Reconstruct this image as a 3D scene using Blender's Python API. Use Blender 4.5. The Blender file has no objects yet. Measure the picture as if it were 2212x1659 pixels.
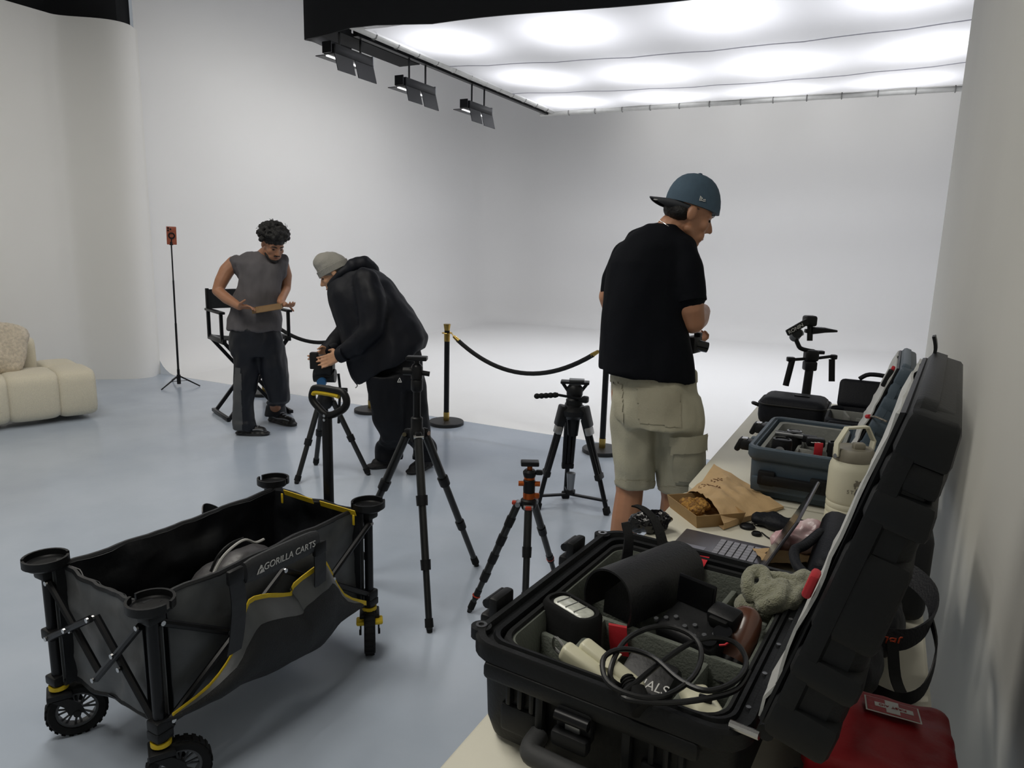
import bpy, bmesh, math, random
from mathutils import Vector as V, Matrix as M, noise
random.seed(7)
PI = math.pi
scene = bpy.context.scene
COL = scene.collection

# ------------------------------------------------------------------ camera
EYE = V((0, 0, 1.57))
FPX = 1540.0
RW = M(((0.8864, 0.1108, -0.4494), (0.4622, -0.1573, 0.8727), (0.026, -0.9813, -0.1906)))   # camera axes in the room
cam_data = bpy.data.cameras.new('camera'); cam = bpy.data.objects.new('camera', cam_data); COL.objects.link(cam)
cx_, cy_, cz_ = RW.col[0], -RW.col[1], -RW.col[2]
cam.matrix_world = M(((cx_[0], cy_[0], cz_[0], EYE.x), (cx_[1], cy_[1], cz_[1], EYE.y), (cx_[2], cy_[2], cz_[2], EYE.z), (0, 0, 0, 1)))
cam_data.sensor_width = 36; cam_data.lens = 36 * FPX / 2212; cam_data.clip_start = 0.02; cam_data.clip_end = 100
scene.camera = cam

# ------------------------------------------------------------------ world, room light, exposure
world = bpy.data.worlds.new('world'); scene.world = world; world.use_nodes = True
world.node_tree.nodes['Background'].inputs[0].default_value = (0.86, 0.93, 1.0, 1)
world.node_tree.nodes['Background'].inputs[1].default_value = 0.20
scene.view_settings.view_transform = 'Standard'; scene.view_settings.look = 'None'
scene.view_settings.gamma = 1; scene.view_settings.use_curve_mapping = False
scene.cycles.max_bounces = 5; scene.cycles.diffuse_bounces = 3; scene.cycles.use_adaptive_sampling = True; scene.cycles.adaptive_threshold = 0.03; scene.cycles.glossy_bounces = 2; scene.cycles.transmission_bounces = 4
scene.cycles.caustics_reflective = False; scene.cycles.caustics_refractive = False
scene.view_settings.exposure = 0.3
def area(name, loc, target, size, size_y, power, col):
    l = bpy.data.lights.new(name, 'AREA'); l.shape = 'RECTANGLE'; l.size = size; l.size_y = size_y; l.energy = power; l.color = col
    o = bpy.data.objects.new(name, l); COL.objects.link(o); o.location = loc
    o.rotation_euler = (V(target) - V(loc)).to_track_quat('-Z', 'Y').to_euler(); return o
for px_l, py_l, pw in ((-1.7, .2, 44), (-5.6, 2.2, 26), (-3.2, 2.2, 48)):
    area('near_fill_light', (px_l, py_l, 4.25), (px_l, py_l, 0), 1.3, 1.3, pw, (1.0, .96, .88))  # unseen fill lamps added to brighten the near room and left wall
SOFTBOX_EMIT = 0.37       # glow of the diffusion cloth itself
BULB_W = 9               # each of the bulbs hanging above the cloth
WASH_W = 6.5               # wall-washing fixtures

# ------------------------------------------------------------------ pixel rays used to survey the room (real distances)
def dp(px, py, D): return EYE + RW @ V(((px - 1106) / FPX * D, (py - 829.5) / FPX * D, D))
def ray(px, py): return RW @ V(((px - 1106) / FPX, (py - 829.5) / FPX, 1))
def gz(px, py, z=0.0): r = ray(px, py); return EYE + r * ((z - EYE.z) / r.z)
def gy(px, py, y): r = ray(px, py); return EYE + r * (y / r.y)
def gx(px, py, x): r = ray(px, py); return EYE + r * (x / r.x)
RIGHT = V((0.8864, 0.4622, 0)).normalized(); AWAY = V((-0.4494, 0.8727, 0)).normalized(); UP = V((0, 0, 1))

# ------------------------------------------------------------------ materials
MATS = {}
def lin(c):
    if isinstance(c, str): c = tuple(int(c[i:i+2], 16) / 255 for i in (0, 2, 4))
    return tuple((x / 12.92 if x <= .04045 else ((x + .055) / 1.055) ** 2.4) for x in c)
def mat(name, col, rough=.5, metal=0., var=.12, vscale=8., bump=0., bscale=60., spec=.5, emit=0., alpha=1., trans=0., col2=None, sheen=0., stretch=None, coat=0.):
    if name in MATS: return MATS[name]
    m = bpy.data.materials.new(name); m.use_nodes = True; nt = m.node_tree; b = nt.nodes['Principled BSDF']
    c = lin(col); c2 = lin(col2) if col2 else tuple(x * (1 - var) for x in c)
    tc = nt.nodes.new('ShaderNodeTexCoord'); mp = nt.nodes.new('ShaderNodeMapping'); nt.links.new(tc.outputs['Object'], mp.inputs[0])
    if stretch: mp.inputs['Scale'].default_value = stretch
    n = nt.nodes.new('ShaderNodeTexNoise'); n.inputs['Scale'].default_value = vscale; n.inputs['Detail'].default_value = 5
    nt.links.new(mp.outputs[0], n.inputs['Vector'])
    r = nt.nodes.new('ShaderNodeValToRGB'); r.color_ramp.elements[0].position = .35; r.color_ramp.elements[1].position = .65
    r.color_ramp.elements[0].color = (*c2, 1); r.color_ramp.elements[1].color = (*c, 1)
    nt.links.new(n.outputs['Fac'], r.inputs[0]); nt.links.new(r.outputs[0], b.inputs['Base Color'])
    b.inputs['Roughness'].default_value = rough; b.inputs['Metallic'].default_value = metal; b.inputs['Specular IOR Level'].default_value = spec
    b.inputs['Sheen Weight'].default_value = sheen; b.inputs['Coat Weight'].default_value = coat
    b.inputs['Alpha'].default_value = alpha; b.inputs['Transmission Weight'].default_value = trans
    if emit: b.inputs['Emission Color'].default_value = (*c, 1); b.inputs['Emission Strength'].default_value = emit
    if bump:
        n2 = nt.nodes.new('ShaderNodeTexNoise'); n2.inputs['Scale'].default_value = bscale; n2.inputs['Detail'].default_value = 4
        nt.links.new(mp.outputs[0], n2.inputs['Vector'])
        bp = nt.nodes.new('ShaderNodeBump'); bp.inputs['Strength'].default_value = bump; bp.inputs['Distance'].default_value = .01
        nt.links.new(n2.outputs['Fac'], bp.inputs['Height']); nt.links.new(bp.outputs[0], b.inputs['Normal'])
    MATS[name] = m; return m
BLK = mat('black_plastic', '17181a', .45, spec=.25, bump=.05, bscale=200)
BLKM = mat('black_metal', '141518', .35, spec=.25, var=.1)
BLKG = mat('gloss_black', '0c0d10', .18)
RUB = mat('black_rubber', '121314', .75, spec=.25, bump=.1)
CHR = mat('chrome', 'c8c8c8', .22, 1.)
GREYM = mat('grey_metal', '8d8f92', .35, .8)

# ------------------------------------------------------------------ mesh building
def smooth(pts, k=6, closed=False):
    pts = [V(p) for p in pts]; n = len(pts); out = []
    rng = range(n if closed else n - 1)
    for i in rng:
        if closed: a, b, c, d = pts[(i - 1) % n], pts[i], pts[(i + 1) % n], pts[(i + 2) % n]
        else: a, b, c, d = pts[max(i - 1, 0)], pts[i], pts[i + 1], pts[min(i + 2, n - 1)]
        for j in range(k):
            t = j / k
            out.append(.5 * ((2 * b) + (c - a) * t + (2 * a - 5 * b + 4 * c - d) * t * t + (3 * b - a - 3 * c + d) * t ** 3))
    if not closed: out.append(pts[-1])
    return out
def frame(d, up=(0, 0, 1)):
    d = V(d).normalized(); u = V(up)
    if abs(d.dot(u)) > .98: u = V((1, 0, 0))
    x = u.cross(d).normalized(); y = d.cross(x); return x, y, d
def rotz(a): return M.Rotation(a, 3, 'Z')
def axes(x, y, z): return M((x, y, z)).transposed()
class MB:
    def __init__(s, mx=None, fn=None): s.v = []; s.f = []; s.mx = mx; s.fn = fn
    def add(s, vs, fs):
        o = len(s.v)
        if s.fn: vs = [s.fn(V(p)) for p in vs]
        s.v += [(s.mx @ V(p)) if s.mx else V(p) for p in vs]; s.f += [tuple(i + o for i in f) for f in fs]; return s
    def box(s, c, size, rot=None):
        h = V(size) / 2; rot = rot or M.Identity(3); c = V(c)
        vs = [c + rot @ V((x * h.x, y * h.y, z * h.z)) for x in (-1, 1) for y in (-1, 1) for z in (-1, 1)]
        return s.add(vs, [(0, 1, 3, 2), (4, 6, 7, 5), (0, 4, 5, 1), (2, 3, 7, 6), (0, 2, 6, 4), (1, 5, 7, 3)])
    def rbox(s, c, size, bev=.01, seg=2, rot=None, verts_only=None):
        bm = bmesh.new(); bmesh.ops.create_cube(bm, size=1)
        for v in bm.verts: v.co = V((v.co.x * size[0], v.co.y * size[1], v.co.z * size[2]))
        ed = bm.edges[:]
        if verts_only is not None: ed = [e for e in ed if abs((e.verts[0].co - e.verts[1].co).normalized()[verts_only]) > .9]
        bmesh.ops.bevel(bm, geom=ed, offset=bev, segments=seg, profile=.5, affect='EDGES', clamp_overlap=True)
        rot = rot or M.Identity(3); c = V(c); bm.verts.index_update()
        s.add([c + rot @ v.co for v in bm.verts], [tuple(v.index for v in f.verts) for f in bm.faces]); bm.free(); return s
    def cyl(s, p0, p1, r0, r1=None, n=12, cap=True, sq=None):
        p0 = V(p0); p1 = V(p1); r1 = r0 if r1 is None else r1; x, y, d = frame(p1 - p0)
        ry = sq or 1
        vs = [p + x * (r * math.cos(2 * PI * i / n)) + y * (r * ry * math.sin(2 * PI * i / n)) for p, r in ((p0, r0), (p1, r1)) for i in range(n)]
        fs = [(i, (i + 1) % n, n + (i + 1) % n, n + i) for i in range(n)]
        if cap: fs += [tuple(range(n - 1, -1, -1)), tuple(range(n, 2 * n))]
        return s.add(vs, fs)
    def tube(s, pts, r, n=8, closed=False, cap=True):
        pts = [V(p) for p in pts]; m = len(pts); rs = r if isinstance(r, (list, tuple)) else [r] * m
        d = (pts[1] - pts[0]); x, y, _ = frame(d); vs = []
        for i, p in enumerate(pts):
            a = pts[i - 1] if (i > 0 or closed) else p; b = pts[(i + 1) % m] if (i < m - 1 or closed) else p
            t = (b - a).normalized(); x = (x - t * x.dot(t)).normalized(); y = t.cross(x)
            vs += [p + (x * math.cos(2 * PI * k / n) + y * math.sin(2 * PI * k / n)) * rs[i] for k in range(n)]
        fs = []
        for i in range(m if closed else m - 1):
            for k in range(n):
                j = (i + 1) % m; fs.append((i * n + k, i * n + (k + 1) % n, j * n + (k + 1) % n, j * n + k))
        if cap and not closed: fs += [tuple(range(n - 1, -1, -1)), tuple(range((m - 1) * n, m * n))]
        return s.add(vs, fs)
    def lathe(s, c, prof, n=24, rot=None, cap=True):
        rot = rot or M.Identity(3); c = V(c); m = len(prof)
        vs = [c + rot @ V((r * math.cos(2 * PI * k / n), r * math.sin(2 * PI * k / n), z)) for r, z in prof for k in range(n)]
        fs = [(i * n + k, i * n + (k + 1) % n, (i + 1) * n + (k + 1) % n, (i + 1) * n + k) for i in range(m - 1) for k in range(n)]
        if cap: fs += [tuple(range(n - 1, -1, -1)), tuple(range((m - 1) * n, m * n))]
        return s.add(vs, fs)
    def ell(s, c, rad, rot=None, n=14, m=9):
        rot = rot or M.Identity(3); c = V(c); rad = (rad,) * 3 if isinstance(rad, (int, float)) else rad
        vs = [c + rot @ V((0, 0, -rad[2]))]
        for i in range(1, m):
            t = -PI / 2 + PI * i / m
            vs += [c + rot @ V((rad[0] * math.cos(t) * math.cos(2 * PI * k / n), rad[1] * math.cos(t) * math.sin(2 * PI * k / n), rad[2] * math.sin(t))) for k in range(n)]
        vs.append(c + rot @ V((0, 0, rad[2]))); L = len(vs) - 1
        fs = [(0, 1 + (k + 1) % n, 1 + k) for k in range(n)] + [(L, L - n + k, L - n + (k + 1) % n) for k in range(n)]
        fs += [(1 + i * n + k, 1 + i * n + (k + 1) % n, 1 + (i + 1) * n + (k + 1) % n, 1 + (i + 1) * n + k) for i in range(m - 2) for k in range(n)]
        return s.add(vs, fs)
    def cap(s, p0, r0, p1, r1, n=12):
        p0 = V(p0); p1 = V(p1); x, y, d = frame(p1 - p0); L = (p1 - p0).length; prof = []
        for i in range(1, 5): t = -PI / 2 + PI / 2 * i / 4; prof.append((r0 * math.cos(t), r0 * math.sin(t)))
        for i in range(0, 4): t = PI / 2 * i / 4; prof.append((r1 * math.cos(t), L + r1 * math.sin(t)))
        return s.lathe(p0, prof, n, axes(x, y, d))
    def chain(s, pts, rs, n=12):
        for i in range(len(pts) - 1): s.cap(pts[i], rs[i], pts[i + 1], rs[i + 1], n)
        return s
    def loft(s, rings, cap=True, closed=True):
        n = len(rings[0]); m = len(rings); vs = [p for r in rings for p in r]
        fs = [(i * n + k, i * n + (k + 1) % n, (i + 1) * n + (k + 1) % n, (i + 1) * n + k) for i in range(m - 1) for k in range(n if closed else n - 1)]
        if cap and closed: fs += [tuple(range(n - 1, -1, -1)), tuple(range((m - 1) * n, m * n))]
        return s.add(vs, fs)
    def prism(s, poly, o, ux, uy, depth):      # polygon (2-D) laid in the plane o+ux,uy and extruded by vector depth
        o = V(o); ux = V(ux); uy = V(uy); dv = V(depth); n = len(poly)
        vs = [o + ux * a + uy * b for a, b in poly] + [o + ux * a + uy * b + dv for a, b in poly]
        return s.add(vs, [tuple(range(n - 1, -1, -1)), tuple(range(n, 2 * n))] + [(i, (i + 1) % n, n + (i + 1) % n, n + i) for i in range(n)])
    def band(s, pts, side, thick):             # flat strap: centre line, half-width vectors, thickness
        pts = [V(p) for p in pts]; m = len(pts); sd = side if isinstance(side, list) else [V(side)] * m; rings = []
        for i, p in enumerate(pts):
            t = (pts[min(i + 1, m - 1)] - pts[max(i - 1, 0)]).normalized(); n_ = t.cross(sd[i]).normalized() * thick / 2
            rings.append([p - sd[i] - n_, p + sd[i] - n_, p + sd[i] + n_, p - sd[i] + n_])
        return s.loft(rings)
    def sheet(s, grid, thick=0.):              # grid of points -> sheet with thickness
        m = len(grid); n = len(grid[0]); g = [[V(p) for p in r] for r in grid]
        if not thick:
            return s.add([p for r in g for p in r], [(i * n + k, i * n + k + 1, (i + 1) * n + k + 1, (i + 1) * n + k) for i in range(m - 1) for k in range(n - 1)])
        nor = [[(g[min(i + 1, m - 1)][k] - g[max(i - 1, 0)][k]).cross(g[i][min(k + 1, n - 1)] - g[i][max(k - 1, 0)]) for k in range(n)] for i in range(m)]
        for r in nor:
            for q in r:
                if q.length > 1e-9: q.normalize()
        a = [p for r in g for p in r]; b = [g[i][k] + nor[i][k] * thick for i in range(m) for k in range(n)]; N = m * n
        fs = [(i * n + k, i * n + k + 1, (i + 1) * n + k + 1, (i + 1) * n + k) for i in range(m - 1) for k in range(n - 1)]
        fs2 = [tuple(N + q for q in reversed(f)) for f in fs]
        rim = [i * n for i in range(m)] + [(m - 1) * n + k for k in range(1, n)] + [i * n + n - 1 for i in range(m - 2, -1, -1)] + [k for k in range(n - 2, 0, -1)]
        fr = [(rim[i], rim[(i + 1) % len(rim)], N + rim[(i + 1) % len(rim)], N + rim[i]) for i in range(len(rim))]
        return s.add(a + b, fs + fs2 + fr)
    def mesh(s, name): me = bpy.data.meshes.new(name); me.from_pydata([tuple(p) for p in s.v], [], s.f); me.update(); return me
    def build(s, name, m, parent=None, sharp=40, label=None, kind=None, bev=0, world=True):
        me = s.mesh(name); return put(name, me, m, parent, sharp, label, kind, bev, world)
MW = {}
def mw(o): return MW.get(o.name, M.Identity(4))
def put(name, me, m, parent=None, sharp=40, label=None, kind=None, bev=0, world=True, recalc=True):
    if recalc:
        bm = bmesh.new(); bm.from_mesh(me); bmesh.ops.recalc_face_normals(bm, faces=bm.faces); bm.to_mesh(me); bm.free()
    if parent is not None and world: me.transform(mw(parent).inverted())
    me.materials.clear(); me.materials.append(m)
    if sharp is not None:
        me.polygons.foreach_set('use_smooth', [True] * len(me.polygons)); me.set_sharp_from_angle(angle=math.radians(sharp))
    o = bpy.data.objects.new(name, me); COL.objects.link(o)
    if parent is not None: o.parent = parent; MW[o.name] = mw(parent)
    if label: o['label'] = label
    if kind: o['kind'] = kind
    if bev:
        md = o.modifiers.new('bevel', 'BEVEL'); md.width = bev; md.segments = 2; md.limit_method = 'ANGLE'; md.angle_limit = math.radians(40)
    return o
def thing(name, label, cat, loc=(0, 0, 0), rz=0., group=None):
    o = bpy.data.objects.new(name, None); COL.objects.link(o); o.empty_display_size = .05
    o.location = loc; o.rotation_euler = (0, 0, rz); MW[o.name] = M.Translation(V(loc)) @ M.Rotation(rz, 4, 'Z')
    return tag(o, label, cat, group)
def tag(o, label, cat, group=None):
    o['label'] = label; o['category'] = cat
    if group: o['group'] = group
    return o
def struct(name, mb, m, label, **k): o = mb.build(name, m, **k); o['kind'] = 'structure'; o['label'] = label; return o
def dup(root, loc, rz, label, group=None):
    r = root.copy(); COL.objects.link(r); r.location = loc; r.rotation_euler = (0, 0, rz); r['label'] = label
    MW[r.name] = M.Translation(V(loc)) @ M.Rotation(rz, 4, 'Z')
    if group: r['group'] = group
    for ch in list(root.children):
        c = ch.copy(); COL.objects.link(c); c.parent = r; MW[c.name] = MW[r.name]
        for g in list(ch.children):
            d = g.copy(); COL.objects.link(d); d.parent = c; MW[d.name] = MW[r.name]
    return r
def ring(c, u, v, n=20, p=2.4):
    out = []; c = V(c)
    for i in range(n):
        a = 2 * PI * i / n; ca, sa = math.cos(a), math.sin(a)
        out.append(c + u * (math.copysign(abs(ca) ** (2 / p), ca)) + v * (math.copysign(abs(sa) ** (2 / p), sa)))
    return out
WORK = bpy.data.scenes.new('workbench')          # scratch scene for evaluating modifiers; removed at the end
def evaluated(o):
    WORK.collection.objects.link(o); vl = WORK.view_layers[0]; vl.update()
    out = bpy.data.meshes.new_from_object(o.evaluated_get(vl.depsgraph)); bpy.data.objects.remove(o); return out
def remesh(mb, vox=.006, it=3, disp=None):
    me = mb.mesh('tmp'); o = bpy.data.objects.new('tmp', me)
    md = o.modifiers.new('r', 'REMESH'); md.mode = 'VOXEL'; md.voxel_size = vox
    if it: sm = o.modifiers.new('s', 'SMOOTH'); sm.iterations = it; sm.factor = .5
    out = evaluated(o); bpy.data.meshes.remove(me)
    if disp:
        new = [v.co + v.normal * disp(v.co) for v in out.vertices]
        out.vertices.foreach_set('co', [c for p in new for c in p])
        out.update()
    return out
def blob(name, mb, m, parent, vox=.006, it=3, disp=None, label=None): return put(name, remesh(mb, vox, it, disp), m, parent, sharp=180, label=label, recalc=False)
def text(name, s, size, o, ux, uy, m, parent, extrude=.0004, shear=0., space=1., align='CENTER'):
    cu = bpy.data.curves.new(name, 'FONT'); cu.body = s; cu.size = size; cu.extrude = extrude; cu.align_x = align; cu.align_y = 'CENTER'; cu.shear = shear; cu.space_character = space
    me = evaluated(bpy.data.objects.new('tmp', cu))
    ux = V(ux).normalized(); uy = V(uy); uy = (uy - ux * uy.dot(ux)).normalized(); w = ux.cross(uy)
    me.transform(M.Translation(V(o)) @ axes(ux, uy, w).to_4x4()); me.name = name
    return put(name, me, m, parent, sharp=None)

# ================================================================== THE SETTING
FLOORM = mat('painted_floor', 'b9c3d1', .20, var=.08, vscale=1.6, bump=.03, bscale=35, spec=.5, col2='adb8c7')
WHITE = mat('cyclorama_paint', 'f4f4f4', .75, var=.015, vscale=.7)
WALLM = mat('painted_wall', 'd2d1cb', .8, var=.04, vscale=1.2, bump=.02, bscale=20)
CYC_Y = 5.37; CYC_X = -7.42; CYC_B = 13.4; CYC_R = 2.4
fl = MB().box((-3.3, 1.2, -.06), (11.8, 8.34, .12))
struct('floor', fl, FLOORM, 'blue-grey painted concrete studio floor with a soft sheen')
# cyclorama: white stage floor coved up into the left and back walls
def cyc_plan(inset):
    R = .9 - inset if inset < .8 else .1; pts = []
    x0 = CYC_X + inset; yb = CYC_B - inset; x1 = CYC_R - inset
    for i in range(9): pts.append((x0, CYC_Y + (yb - R - CYC_Y) * i / 8))
    for i in range(1, 9): a = PI - PI / 2 * i / 8; pts.append((x0 + R + R * math.cos(a), yb - R + R * math.sin(a)))
    for i in range(1, 9): pts.append((x0 + R + (x1 - R - x0 - R) * i / 8, yb))
    for i in range(1, 7): a = PI / 2 - PI / 2 * i / 6; pts.append((x1 - R + R * math.cos(a), yb - R + R * math.sin(a)))
    for i in range(1, 5): pts.append((x1, yb - R + (CYC_Y - yb + R) * i / 4))
    return pts
cv = .34; prof = [(0, 6.0), (0, 3.0), (0, cv)] + [(cv - cv * math.cos(PI / 2 * i / 8), cv - cv * math.sin(PI / 2 * i / 8)) for i in range(1, 9)]
rows = [[(x, y, z) for x, y in cyc_plan(ins)] for ins, z in prof]
cy = MB().sheet(rows)
cy.box(((CYC_X + cv + CYC_R - cv) / 2, (CYC_Y + CYC_B - cv) / 2, -.0295), (CYC_R - CYC_X - 2 * cv, CYC_B - cv - CYC_Y, .061))
struct('wall_back', cy, WHITE, 'white cyclorama stage with coved floor, left wall and rounded back corner', sharp=30)
# left room wall: S-shaped step beside the cyclorama, shaped to throw a dark band
def lx(y):
    step = lambda a, w: (lambda t: t ** 3 * (t * (6 * t - 15) + 10))(min(max((y - a) / w, 0), 1))
    return -7.72 - .03 * step(4.30, .5) + .43 * step(4.60, .58) - .10 * step(5.14, .23) - .06 * max(0, 4.5 - y)
ys = [-1.0 + .4 * i for i in range(14) if -1 + .4 * i < 4.6] + [4.58 + .03 * i for i in range(1, 27)] + [CYC_Y - .005]
ys = sorted(set(round(y, 3) for y in ys if y < CYC_Y))
wl = MB().sheet([[(lx(y), y, z) for y in ys] for z in (-.0, 1.2, 2.5, 3.72)], -.06)
struct('wall_left', wl, mat('left_wall_paint', 'f2f1ee', .8, var=.02, vscale=1.), 'plain white room wall behind the sofa ending in a soft step shaped to throw a dark band', sharp=30)
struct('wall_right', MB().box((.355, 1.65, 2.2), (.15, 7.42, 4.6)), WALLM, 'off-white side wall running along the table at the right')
struct('wall_front', MB().box((-3.3, -2.95, 2.2), (11.8, .1, 4.6)), WALLM, 'plain wall behind the camera')
struct('ceiling', MB().box((-2.5, 9.75, 6.06), (10.6, 8.6, .1)), mat('dark_ceiling', '2a2b2d', .9), 'dark studio ceiling above the white stage')
struct('ceiling', MB().box((-4.3, 1.2, 4.45), (9.6, 8.3, .1)), mat('black_ceiling', '1c1d1f', .9), 'dark ceiling over the near part of the studio')
# black drapes
BC = mat('black_drape', '0d0f14', .85, var=.3, vscale=3)
g = [[(lx(y) - .1 + .02 * math.sin(y * 9), y, z) for y in [1.5 + .16 * i for i in range(24)] + [5.365]] for z in (3.70, 4.1, 4.39)]
cu = thing('black_curtain', 'black curtain hanging above the left white wall', 'curtain', (-7.8, 3.4, 3.7))
MB().sheet(g, .02).build('cloth', BC, cu)
MB().box((-7.49, 5.28, 4.06), (.05, .17, .68)).build('edge_strip', mat('charcoal_strip', '1c1e22', .8), cu)

# ================================================================== OVERHEAD SOFTBOX (real bulbs above a translucent cloth)
SZ = 3.75; SX0, SX1, SY0, SY1 = -5.18, 2.0, 6.40, 11.25
sb = thing('overhead_softbox', 'huge white cloth softbox hung over the white stage with a black skirt', 'softbox', (-1.6, 8.8, SZ))
cm = bpy.data.materials.new('diffusion_cloth'); cm.use_nodes = True; nt = cm.node_tree; nt.nodes.clear()
out = nt.nodes.new('ShaderNodeOutputMaterial'); a1 = nt.nodes.new('ShaderNodeAddShader'); mx = nt.nodes.new('ShaderNodeMixShader'); mx.inputs[0].default_value = .62
df = nt.nodes.new('ShaderNodeBsdfDiffuse'); tr = nt.nodes.new('ShaderNodeBsdfTranslucent'); em = nt.nodes.new('ShaderNodeEmission')
df.inputs[0].default_value = (.86, .86, .88, 1); tr.inputs[0].default_value = (.92, .92, .97, 1); em.inputs[0].default_value = (.95, .96, 1, 1); em.inputs[1].default_value = SOFTBOX_EMIT
wv = nt.nodes.new('ShaderNodeTexNoise'); wv.inputs['Scale'].default_value = 3; bp = nt.nodes.new('ShaderNodeBump'); bp.inputs['Strength'].default_value = .15
nt.links.new(wv.outputs[0], bp.inputs['Height']); nt.links.new(bp.outputs[0], df.inputs['Normal'])
nt.links.new(df.outputs[0], mx.inputs[1]); nt.links.new(tr.outputs[0], mx.inputs[2]); nt.links.new(mx.outputs[0], a1.inputs[0]); nt.links.new(em.outputs[0], a1.inputs[1]); tp = nt.nodes.new('ShaderNodeBsdfTransparent'); m2_ = nt.nodes.new('ShaderNodeMixShader'); m2_.inputs[0].default_value = .46      # open weave: a little light passes straight through
nt.links.new(a1.outputs[0], m2_.inputs[1]); nt.links.new(tp.outputs[0], m2_.inputs[2]); nt.links.new(m2_.outputs[0], out.inputs[0])
NX, NY = 24, 18; strips = [SY0, 8.05, 9.75, SY1]
def sag(x, y):
    u = (x - SX0) / (SX1 - SX0); v = (y - SY0) / (SY1 - SY0); return SZ - .13 * math.sin(PI * u) * math.sin(PI * v) + .006 * math.sin(7 * x + 3 * y)
for k in range(3):
    y0, y1 = strips[k], strips[k + 1]
    MB().sheet([[(SX0 + (SX1 - SX0) * i / NX, y0 + (y1 - y0) * j / 6, sag(SX0 + (SX1 - SX0) * i / NX, y0 + (y1 - y0) * j / 6)) for i in range(NX + 1)] for j in range(7)]).build('cloth_strip', cm, sb, sharp=180)
seam = mat('cloth_seam', 'b9b9c4', .8)
for yy in strips[1:3]:
    MB().tube([(SX0 + (SX1 - SX0) * i / NX, yy, sag(SX0 + (SX1 - SX0) * i / NX, yy) - .002) for i in range(NX + 1)], .006, 5).build('seam', seam, sb)
PIPE = mat('white_pipe', 'cfcfcc', .5)
MB().tube([(SX0, SY0 - .2, SZ), (SX0 + .01, 8.8, SZ - .01), (SX0, SY1 + .1, SZ)], .035, 10).build('frame_pipe', PIPE, sb)
MB().tube([(SX0 - .22, SY1, SZ - .03), (SX1, SY1 + .15, SZ - .03)], .035, 10).build('frame_pipe', PIPE, sb)
MB().box((SX0 - .09, 8.85, SZ - .005), (.06, 4.9, .09)).build('side_truss', BLKM, sb)
tie = MB().tube([(.042 * math.cos(t * PI / 4), 0, .042 * math.sin(t * PI / 4)) for t in range(8)], .008, 5, closed=True)
tm = tie.mesh('tie'); TIE = mat('tie_cord', '8e8e8c', .7)
for i in range(12):
    o = put('tie', tm if i == 0 else tm.copy(), TIE, sb, world=False, recalc=False); o.location = (SX0 + 1.6, 6.6 + i * .4 - 8.8, 0)
for i in range(14):
    o = put('tie', tm.copy(), TIE, sb, world=False, recalc=False); o.rotation_euler = (0, 0, PI / 2); o.location = (SX0 + .3 + i * .45 + 1.6, SY1 + .01 * i - 8.8, -.03)
# black skirt hanging along the near edge, with a rounded left corner
sk = [(SX0 - .62, SY0 + .55), (SX0 - .60, SY0 - .05), (SX0 - .45, SY0 - .22), (-3.9, SY0 - .16), (-2.4, SY0 - .04), (-.5, SY0 - .06), (SX1, SY0 - .05)]
sk = smooth([(a, b, 0) for a, b in sk], 6)
low = lambda p: SZ - .02 + .03 * math.sin(p.x * 1.3) - .09 * min(max((p.x + 5.0) / .8, 0), 1) - .03 * min(max((-p.x - 5.2) / .3, 0), 1)
MB().sheet([[(p.x, p.y, low(p) if q == 0 else SZ + q) for p in sk] for q in (0, .35, .8, 1.4)], .02).build('skirt', BC, sb)
MB().box((SX0 - .32, 6.95, SZ - .02), (.3, 1.5, .04)).build('skirt_flap', BC, sb)
for i, xx in enumerate((-4.55, -3.1, -1.6, -.1)):
    for j, yy in enumerate((7.1, 8.85, 10.55)):
        l = bpy.data.lights.new('bulb', 'SPOT'); l.energy = BULB_W * (8 if j else 7); l.shadow_soft_size = .12; l.spot_size = math.radians(125); l.spot_blend = .9; l.color = (.97, .98, 1)
        o = bpy.data.objects.new('softbox_bulb', l); COL.objects.link(o); o.location = (xx + .25 * (j % 2), yy, SZ + .66)

# wall-washing fixtures on the side rail, and their hidden row behind the back edge
def stage_light(pos, label, direction):
    t = thing('stage_light', label, 'stage light', pos, 0, 'barn-door fixtures on the softbox rail')
    mx0 = M.Translation(V(pos))
    def B(): return MB(mx0)
    B().rbox((0, 0, 0), (.16, .62, .10), .012).build('housing', BLKM, t)
    B().box((-.055, 0, -.053), (.03, .56, .012)).build('tube_lamp', mat('lamp_glow', 'ffffff', .4, emit=2.), t)
    for s in (-1, 1):
        B().tube([(.02, s * .17, .04), (.02, s * .17, .42)], .012, 6).build('hanger', BLKM, t)
        B().box((.0, s * .34, .01), (.12, .012, .11)).build('end_plate', GREYM if s > 0 else BLKM, t)
    r1 = M.Rotation(.5, 3, 'Y'); r2 = M.Rotation(-.5, 3, 'Y')
    B().box((.09, .17, -.13), (.008, .31, .20), M.Rotation(-.25, 3, 'Y')).build('barn_door', BLKM, t)
    B().box((.09, -.17, -.125), (.008, .28, .19), M.Rotation(-.25, 3, 'Y')).build('barn_door', BLKM, t)
    B().box((-.14, 0, -.05), (.11, .60, .008)).build('barn_door', BLKM, t)
    area('stage_lamp', V(pos) + V((-.09, 0, -.09)), V(pos) + V(direction), .1, .55, WASH_W, (1, .98, .95))
    return t
stage_light((-5.30, 7.55, 3.42), 'middle barn-door stage light hanging from the softbox rail', (-2.2, 0, -1.5))
stage_light((-5.30, 9.0, 3.42), 'barn-door stage light nearest the far corner of the softbox', (-2.2, 0, -1.5))
stage_light((-5.38, 6.42, 3.52), 'barn-door stage light half hidden under the black skirt corner', (-2.2, 0, -1.5))
for xx in (-3.9, -2.5, -1.1, .3):
    area('back_wash_lamp', (xx, 12.2, 4.25), (xx, 13.4, 3.0), .5, .12, WASH_W * .55, (1, .98, .95))

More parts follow.
